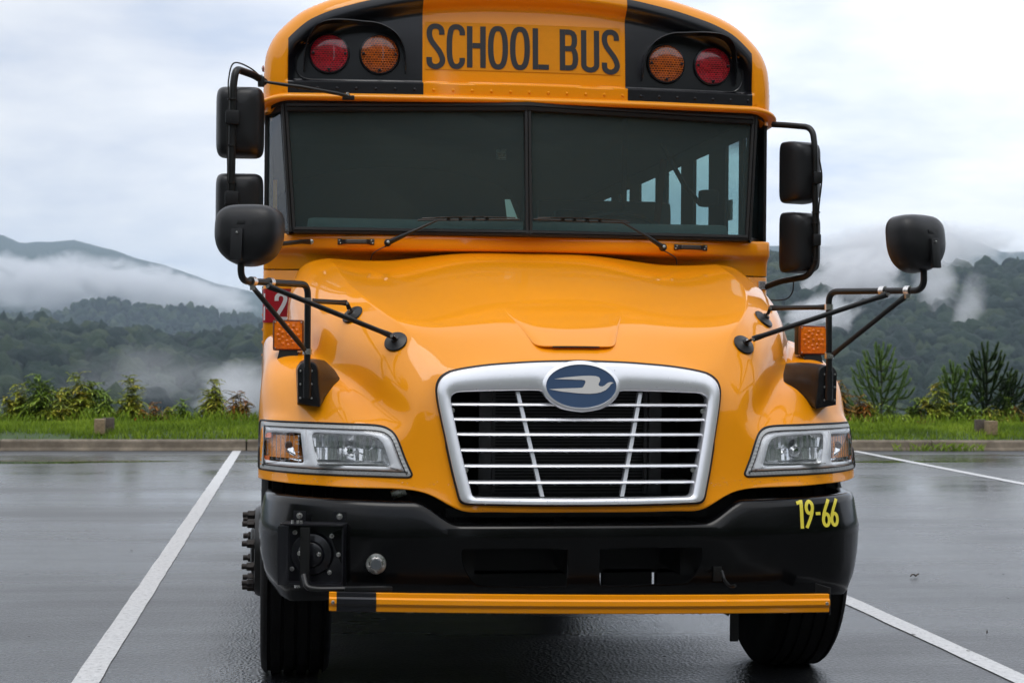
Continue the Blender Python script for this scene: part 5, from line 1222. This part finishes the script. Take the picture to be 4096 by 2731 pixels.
# SCHOOL BUS sign
sgn = grid('sign_decal', [[(x, ycap(x, z)-.0022, z) for x in np.linspace(-.467, .455, 60)] for z in np.linspace(2.640, 2.864, 24)], DECY, bus, True)
PX0, PS = 137, .921/2051
lettering([('S', 150), ('C', 360), ('H', 570), ('O', 788), ('O', 1018), ('L', 1257), ('B', 1543), ('U', 1770), ('S', 1990)], lambda x, z: (-.467+(x-PX0)*PS, 2.6535+z*.000427), lambda x, z: ycap(x, z)-.0040, LET, sgn)
RIV = None
for k in range(-12, 13):
    x = k*.0885+.012
    if abs(x) > 1.08: continue
    m_ = BLKP if .479 < abs(x) < 1.096 else YEL
    lathe('rivet', [(0, .0055), (.005, .0042), (.0075, 0)], (x, ycap(x, 2.536)-(.003 if m_ is BLKP else 0), 2.536), (0, -1, 0), m_, cap, 12)
for s, x, z in ((-1, -1.206, 2.65), (1, 1.206, 2.655)): lathe('clearance_lamp', [(.016, 0), (.014, .008), (0, .013)], (x, .14, z), (s, 0, 0), pmat('marker_amber', (.25, .05, .005), .3, coat=1), bus, 16)

# ---- wipers, grab handles, cowl bolt arm
def wiper(s, piv, knee, b0, b1):
    wp = empty('wiper', (0, 0, 0), parent=bus); P = Vector(piv)
    lathe('wiper_pivot', [(.017, 0), (.017, .016), (.010, .017), (.010, .026), (0, .027)], P, (0, -1, 0.1), ARM, wp, 20)
    lathe('pivot_nut', [(.0075, .026), (.0075, .032), (0, .033)], P, (0, -1, .1), STEEL, wp, 6)
    K = Vector(knee); d = (K-P)
    V, F = tube_geo([P+Vector((0, -.016, 0)), P+d*.10+Vector((0, -.02, 0)), P+d*.45+Vector((0, -.03, 0)), P+d*.5+Vector((0, -.03, 0)), K], [(.011, .013), (.010, .012), (.006, .009), (.0045, .006), (.004, .005)], 8)
    mesh('wiper_arm', V, F, ARM, wp, True, 50)
    A, B = Vector(b0), Vector(b1)
    V, F = tube_geo([A.lerp(B, t)+Vector((0, -.008-.012*math.sin(math.pi*t), .002+.006*math.sin(math.pi*t))) for t in np.linspace(0.04, .96, 14)], [(.003+.003*math.sin(math.pi*t), .003) for t in np.linspace(0, 1, 14)], 6)
    bl = mesh('wiper_blade', V, F, ARM, wp, True, 50)
    tube('wiper_rubber', [A.lerp(B, t)+Vector((0, .002, -.004)) for t in np.linspace(0, 1, 8)], .0045, RUB, bl, 6)
    for t in (.3, .42, .55, .68): box('blade_clip', A.lerp(B, t)+Vector((0, -.006, 0)), (.016, .016, .018), ARM, bl, .003)
    # washer hose
    e = P+Vector((s*.075, .03, -.075)); tube('washer_hose', catmull([P+Vector((0, -.004, -.012)), P+Vector((s*.035, .0, -.028)), P+Vector((s*.065, .01, -.048)), e], 6), .0028, RUB, wp, 6)
wiper(-1, (-.640, -.162, 1.826), (-.42, -.205, 1.930), (-.506, -.190, 1.935), (-.045, -.222, 1.944))
wiper(1, (.640, -.162, 1.826), (.44, -.205, 1.938), (.021, -.222, 1.946), (.479, -.192, 1.941))
for s in (-1, 1):
    h = empty('grab_handle', (0, 0, 0), parent=bus)
    G = []
    for x in np.linspace(.70, .865, 22):
        t = (x-.70)/.165; off = .022*ss(min(t, 1-t)/.16-.5) ; hh = .0145 if min(t, 1-t) < .12 else .0115
        y = yc(x)-.003-off; G.append([(s*x, y+.004, 1.831-hh), (s*x, y-.004, 1.831-hh*.9)]+[(s*x, y-.006-(.0012 if k % 2 else 0), 1.831+hh*(-.6+.2*k)) for k in range(7)]+[(s*x, y-.004, 1.831+hh*.9), (s*x, y+.004, 1.831+hh)])
    grid('handle_grip', G, PLAS, h, False)
    for x, dz in ((.707, -.006), (.713, .006), (.852, -.006), (.858, .006)): lathe('handle_screw', [(0, .012), (.0032, .011), (.0036, .006)], (s*x, yc(x), 1.831+dz), (0, -1, 0), STEEL, h, 8)

# ---- fender mirrors (cross-view) with brackets
def clamp_at(par, p, d, r=.0165, ln_=.022):
    lathe('clamp', [(r, -ln_/2), (r+.001, -ln_/2), (r+.001, ln_/2), (r, ln_/2)], p, d, STEEL, par, 16)
def cross_mirror(s):
    mr = empty('crossview_mirror', (0, 0, 0), parent=bus)
    X = lambda x, y, z: (s*x, y, z)
    post_ = [X(1.020, -1.432, 1.24), X(1.020, -1.425, 1.40), X(1.020, -1.415, 1.588), X(1.245, -1.775, 1.588), X(1.262, -1.80, 1.60), X(1.262, -1.79, 1.68)]
    P = [X(1.020, -1.432, 1.24), X(1.020, -1.418, 1.588), X(1.262, -1.795, 1.584), X(1.262, -1.79, 1.70)]
    tube('mirror_post', smooth_path(P, .045, 8), .0125, ARM, mr, 14)
    # bracket pod on the fender
    base = [(1.055, 1.13), (1.06, 1.27), (1.035, 1.300), (.985, 1.303), (.945, 1.300), (.905, 1.262), (.884, 1.228), (.915, 1.20), (.945, 1.165), (.963, 1.13), (.968, 1.122)]
    bb_ = resample(base, 44, True); cx, cz = 1.01, 1.225
    frontp = [(1.053, 1.142), (1.056, 1.27), (1.042, 1.292), (1.02, 1.297), (1.0, 1.296), (.985, 1.285), (.978, 1.262), (.976, 1.22), (.972, 1.18), (.968, 1.14), (.970, 1.126)]
    fp = resample(frontp, 44, True)
    def yy(x, z): return hf(s*min(x, 1.17), z)[0]
    rb = [(s*x, yy(x, z)+.012, z) for x, z in bb_]; rf_ = [(s*x, -1.418-.0*(z-1.2), z) for x, z in fp]
    G = [rb]
    for t in (.25, .5, .75, .92): G.append([tuple(Vector(a).lerp(Vector(b), t)+Vector((0, .0, .006*math.sin(math.pi*t)))) for a, b in zip(rb, rf_)])
    G.append(rf_); G.append([(s*(cx+(abs(p[0])-cx)*.93), p[1]-.003, cz+(p[2]-cz)*.96) for p in rf_]); G.append([(s*cx, -1.422, cz)]*44)
    pod = grid('mirror_pod', G, PLAS, mr, True, closeu=True, auto=45)
    tube('pod_socket', [X(1.020, -1.428, 1.16), X(1.020, -1.428, 1.275)], .0165, PLAS, pod, 12)
    for z in (1.262, 1.212, 1.160):
        for x in (1.003, 1.045): lathe('pod_screw', [(0, .012), (.0035, .011), (.0045, .004)], X(x, -1.418, z), (0, -1, 0), STEEL, pod, 8)
    # braces
    for nm, A, B in (('front_brace', (1.168, -1.668, 1.572), (.705, -1.440, 1.398)), ('side_brace', (1.222, -1.722, 1.566), (1.024, -1.440, 1.335)), ('rear_brace', (1.018, -1.405, 1.527), (.862, -1.150, 1.527))):
        A, B = Vector(X(*A)), Vector(X(*B)); d = (B-A); L = d.length; d.normalize()
        V, F = tube_geo([A, A+d*.02, A+d*.05, B-d*.05, B-d*.02, B], [(.003, .0115), (.004, .0115), (.0098, .0098), (.0098, .0098), (.004, .0115), (.003, .0115)], 12)
        mesh(nm, V, F, ARM, mr, True, 60)
        for q in (A, B): lathe('brace_bolt', [(0, -.012), (.006, -.012), (.006, .012), (0, .012)], q, (0, 1, .1), STEEL, mr, 8)
    clamp_at(mr, X(1.222, -1.735, 1.585), Vector(X(.54, -.84, 0))); clamp_at(mr, X(1.160, -1.638, 1.586), Vector(X(.54, -.84, 0)))
    clamp_at(mr, X(1.020, -1.42, 1.527), (0, 0, 1)); clamp_at(mr, X(1.020, -1.428, 1.335), (0, 0, 1))
    box('clamp_tab', X(1.222, -1.730, 1.568), (.018, .008, .028), STEEL, mr, .002); box('clamp_tab', X(1.166, -1.655, 1.574), (.018, .008, .020), STEEL, mr, .002)
    # suction discs on the hood
    for x, y in ((.684, -1.388), (.838, -1.135)):
        p, n = hood_top(s*x, y)
        dk = lathe('hood_disc', [(.044, .0), (.0455, .003), (.043, .007), (.024, .012), (.015, .017), (.014, .024), (.008, .026), (0, .026)], p, n, ARM, mr, 36)
        q = Vector(X(.705, -1.440, 1.398)) if x < .8 else Vector(X(.862, -1.150, 1.527)); c = p+n*.02
        V, F = tube_geo([c, c.lerp(q, .5)+Vector((0, -.006, 0)), q], [(.012, .004), (.011, .004), (.009, .004)], 8); mesh('disc_link', V, F, ARM, dk, True, 50)
        lathe('disc_nut', [(.0065, .024), (.0065, .031), (0, .031)], p, n, STEEL, dk, 6)
    # head: D-shaped dome
    hc = Vector(X(1.241, -1.790, 1.744 if s < 0 else 1.756)); N = 64; G = []
    ol = []
    for k in range(N):
        a = 2*math.pi*k/N; c, q = math.cos(a), math.sin(a)
        ex = .62 if q > 0 else .95
        ol.append((.122*abs(c)**(.62 if q > 0 else .92)*(1 if c > 0 else -1), (.096*abs(q)**.55 if q > 0 else -.122*abs(q)**.85)+.018))
    yawm = Matrix.Rotation(s*R_(20 if s < 0 else 27), 3, 'Z')@Matrix.Rotation(R_(-6), 3, 'X')
    for f_, dpt in ((.97, .052), (1.0, .046), (1.0, .030), (.995, .010), (.97, -.012), (.91, -.032), (.80, -.047), (.62, -.057), (.40, -.062), (.18, -.064), (0, -.0645)):
        G.append([tuple(hc+yawm@Vector((x*f_, dpt, z*f_+.012*(1-f_)))) for x, z in ol])
    hd = grid('mirror_shell', G, PLAS, mr, True, closeu=True)
    G = []
    for k in range(8):
        f_ = .965*math.cos(k/7*math.pi/2); G.append([tuple(hc+yawm@Vector((x*f_, .050+.018*math.sin(k/7*math.pi/2), z*f_))) for x, z in ol])
    grid('mirror_glass', G, CHROME, hd, True, closeu=True)
    b = hc+yawm@Vector((s*.012 if s > 0 else -.012, -.066, -.042))
    box('mirror_bracket', b, (.044, .014, .112), PLAS, hd, .005, rot=yawm); box('mould_mark', hc+yawm@Vector((0, -.0635, .038)), (.030, .004, .014), PLAS, hd, .001, rot=yawm)
    for dz in (.042, -.046): lathe('mirror_screw', [(0, .010), (.0035, .009), (.0045, .004)], b+Vector((0, -.002, dz)), (0, -1, 0), STEEL, hd, 8)
cross_mirror(-1); cross_mirror(1)

# ---- amber fender signals
for s in (-1, 1):
    sg_ = empty('fender_signal', (s*1.089, -1.0, 1.398), rz=s*R_(2), parent=bus)
    box('signal_housing', (0, .022, 0), (.124, .048, .124), RUB, sg_, .010); box('signal_rim', (0, -.008, 0), (.122, .022, .122), pmat('amber_rim', (.16, .035, .006), .4, coat=.5), sg_, .012)
    ln_ = box('signal_lens', (0, -.016, 0), (.112, .014, .112), AMBS, sg_, .010)
    for ring_, cnt in ((.040, 12), (.024, 7), (0, 1)):
        for k in range(cnt):
            a = 2*math.pi*k/cnt; lathe('led_dome', [(.0072, 0), (.006, .0015), (.004, .0022), (0, .0025)], (ring_*math.cos(a), -.0225, ring_*math.sin(a)), (0, -1, 0), AMBS, ln_, 12)
    for a, b in ((-.052, -.052), (.052, .052), (-.052, .052), (.052, -.052)): lathe('signal_screw', [(0, .004), (.003, .003), (.0035, 0)], (a, -.022, b), (0, -1, 0), STEEL, sg_, 8)
    bm = bmesh.new()
    a_, h_ = .035, .052; vs_ = [bm.verts.new(v) for v in [(-a_, -.015, -.058), (a_, -.015, -.058), (a_, .04, -.058), (-a_, .04, -.058), (-a_-.012, -.022, -.115), (a_+.012, -.022, -.115), (a_+.012, .05, -.115), (-a_-.012, .05, -.115)]]
    for q in ((0, 1, 2, 3), (4, 5, 6, 7), (0, 1, 5, 4), (1, 2, 6, 5), (2, 3, 7, 6), (3, 0, 4, 7)): bm.faces.new([vs_[i] for i in q])
    bmo('signal_foot', bm, RUB, sg_)

# ---- flat side mirrors
def mirror_head(par, c, w_, h_, d_, rz, tilt=0):
    rot = Matrix.Rotation(rz, 3, 'Z')@Matrix.Rotation(tilt, 3, 'X'); N = 64; ol = []
    for k in range(N):
        a = 2*math.pi*k/N; cc, q = math.cos(a), math.sin(a); ol.append((w_/2*abs(cc)**.28*(1 if cc > 0 else -1), h_/2*abs(q)**.28*(1 if q > 0 else -1)))
    G = []
    for f_, dpt in ((.95, .50), (1.0, .47), (1.0, .30), (.985, .10), (.94, -.12), (.86, -.30), (.74, -.42), (.55, -.49), (.3, -.51), (0, -.515)):
        G.append([tuple(Vector(c)+rot@Vector((x*f_, dpt*d_, z*(f_*.6+.4 if f_ > .5 else f_*1.4)))) for x, z in ol])
    sh = grid('mirror_shell', G, PLAS, par, True, closeu=True)
    mesh('mirror_glass', [tuple(Vector(c)+rot@Vector((x*.93, .505*d_, z*.95))) for x, z in ol], [tuple(range(N))[::-1]], CHROME, sh)
    return sh
ml = empty('side_mirror', (0, 0, 0), parent=bus)
tube('mirror_arm', smooth_path([(-1.20, -.20, 2.535), (-1.245, -.27, 2.553), (-1.322, -.42, 2.555), (-1.333, -.43, 2.48), (-1.338, -.43, 1.90), (-1.30, -.40, 1.80), (-1.17, -.33, 1.795)], .05, 8), .0165, ARM, ml, 14)
V, F = tube_geo([(-1.215, -.24, 2.532), (-1.10, -.23, 2.520), (-1.04, -.225, 2.515), (-.87, -.205, 2.492), (-.82, -.20, 2.482)], [(.004, .006), (.006, .008), (.0085, .0085), (.0085, .0085), (.005, .009)], 10); mesh('mirror_stay', V, F, ARM, ml, True, 60)
box('stay_bracket', (-.825, -.185, 2.478), (.055, .04, .018), ARM, ml, .004); lathe('stay_bolt', [(.007, -.006), (.007, .010), (0, .011)], (-.828, -.20, 2.490), (0, 0, 1), STEEL, ml, 6)
box('arm_hinge', (-1.215, -.23, 2.532), (.03, .04, .045), ARM, ml, .006); lathe('stay_bolt', [(.006, -.02), (.006, .026), (0, .027)], (-1.215, -.235, 2.535), (0, 0, 1), STEEL, ml, 6)
V, F = tube_geo([(-1.20, -.34, 1.797), (-1.12, -.30, 1.806), (-1.03, -.22, 1.822), (-.985, -.115, 1.828)], [(.006, .011), (.007, .010), (.006, .010), (.004, .012)], 8); mesh('mirror_lower_stay', V, F, ARM, ml, True, 60)
lathe('stay_bolt', [(.012, 0), (.012, .006), (.007, .007), (.007, .014), (0, .015)], (-.985, -.115, 1.828), (0, -1, 0), STEEL, ml, 8)
tube('mirror_cable', catmull([(-1.20, -.20, 2.54), (-1.26, -.30, 2.578), (-1.33, -.43, 2.578), (-1.352, -.45, 2.50), (-1.350, -.452, 2.42), (-1.356, -.452, 2.30), (-1.352, -.452, 2.1), (-1.354, -.452, 1.9)], 8), .0035, RUB, ml, 6)
mirror_head(ml, (-1.306, -.36, 2.334), .208, .312, .13, R_(-4)); mirror_head(ml, (-1.306, -.36, 1.98), .206, .26, .12, R_(-4))
for z in (2.34, 1.99): box('arm_clamp', (-1.334, -.445, z), (.058, .04, .062), PLAS, ml, .008)
for z in (2.22, 2.06, 2.42): lathe('cable_tie', [(.019, -.003), (.021, -.003), (.021, .003), (.019, .003)], (-1.336, -.434, z), (0, 0, 1), RUB, ml, 14)
mr_ = empty('side_mirror', (0, 0, 0), parent=bus)
tube('mirror_arm', smooth_path([(1.205, -.03, 2.432), (1.25, -.08, 2.424), (1.345, -.20, 2.400), (1.352, -.22, 2.30), (1.360, -.22, 1.76), (1.33, -.19, 1.700), (1.24, -.05, 1.682), (1.19, .03, 1.655)], .055, 8), .0145, ARM, mr_, 14)
mirror_head(mr_, (1.310, -.16, 2.193), .175, .292, .13, R_(20)); mirror_head(mr_, (1.312, -.16, 1.862), .175, .288, .13, R_(20))
for z in (2.16, 1.87): box('arm_clamp', (1.357, -.235, z), (.038, .035, .055), PLAS, mr_, .008)
tube('mirror_cable', catmull([(1.366, -.24, 2.25), (1.378, -.245, 2.16), (1.366, -.24, 2.02), (1.364, -.236, 1.9), (1.360, -.238, 1.76), (1.315, -.19, 1.698)], 8), .004, RUB, mr_, 6)
tube('mirror_cable', catmull([(1.285, -.12, 1.688), (1.282, -.12, 1.635), (1.262, -.10, 1.600), (1.225, -.05, 1.592), (1.19, .04, 1.60)], 8), .0035, RUB, mr_, 6)
for z in (2.00, 1.95, 1.78): lathe('cable_tie', [(.017, -.003), (.020, -.003), (.020, .003), (.017, .003)], (1.358, -.222, z), (0, 0, 1), RUB, mr_, 14)

# ---- rain drops on grille and lower hood edge
WAT = pmat('water_drop', (0.95, 0.97, 1.0), 0.02, trans=1.0, ior=1.33)
random.seed(5); dv_, df_ = lathe_geo([(1, 0), (.85, .42), (.45, .72), (0, .8)], 8, (0, 0, 0), (0, 0, 1)); dv_ = np.array([tuple(v) for v in dv_])
def drops(name, pts, par, lab=None):
    V = []; F = []
    for p, n, r in pts:
        x, y, d = frame_of(n); Mx = np.array([tuple(x), tuple(y), tuple(d)]); k = len(V); V += [tuple(q) for q in (dv_*r)@Mx+np.array(tuple(p))]; F += [tuple(i+k for i in f) for f in df_]
    o = mesh(name, V, F, WAT, par, True); o['kind'] = 'stuff'; return o
pts = []
for k in range(45):
    x = random.uniform(-.53, .53); z = random.uniform(1.20, 1.30)
    if z < 1.285-.05*(x/.5)**2 and ((x/.155)**2+((z-1.2145)/.1)**2) > 1: pts.append((Vector((x, yg(x, z)-.009, z)), (0, -1, .1), random.uniform(.0010, .0022)))
for k in range(90):
    x = random.uniform(-.43, .43); z = random.uniform(.780, .797); pts.append((Vector((x, yg(x, z)-.009, z)), (0, -1, .1), random.uniform(.001, .0022)))
for zb in (1.1435, 1.088, 1.0325, .974, .9165, .856):
    for k in range(36): x = random.uniform(-.42, .42); pts.append((Vector((x, yg(x, zb)+.013, zb-.0062)), (0, -1, -.5), random.uniform(.0009, .0018)))
drops('rain_drops', pts, bus)
pts = []
for k in range(170):
    x = random.uniform(-1.15, 1.15); z = random.uniform(.755, .79) if abs(x) < .44 else random.uniform(.838, .872)
    y, n = hf(x, z)
    if y > -1.19: continue
    pts.append((Vector((x, y-.0005, z)), n if n.y < 0 else -n, random.uniform(.0008, .0017)))
drops('rain_drops', pts, hood)
pts = [(Vector((x, arm_y(x)+.004, arm_z(x)-.034)), (0, 0, -1), random.uniform(.0018, .0035)) for x in np.random.RandomState(3).uniform(-.7, .9, 60)]
drops('rain_drops', pts, gate)

# ---- keep the tree at thing > part > sub-part
bpy.context.view_layer.update()
def depth(o):
    d = 0
    while o.parent: o = o.parent; d += 1
    return d
for o in list(sc.objects):
    if depth(o) > 2:
        a = o
        while depth(a) > 1: a = a.parent
        mw = o.matrix_world.copy(); o.parent = a; o.matrix_parent_inverse = a.matrix_world.inverted(); o.matrix_world = mw
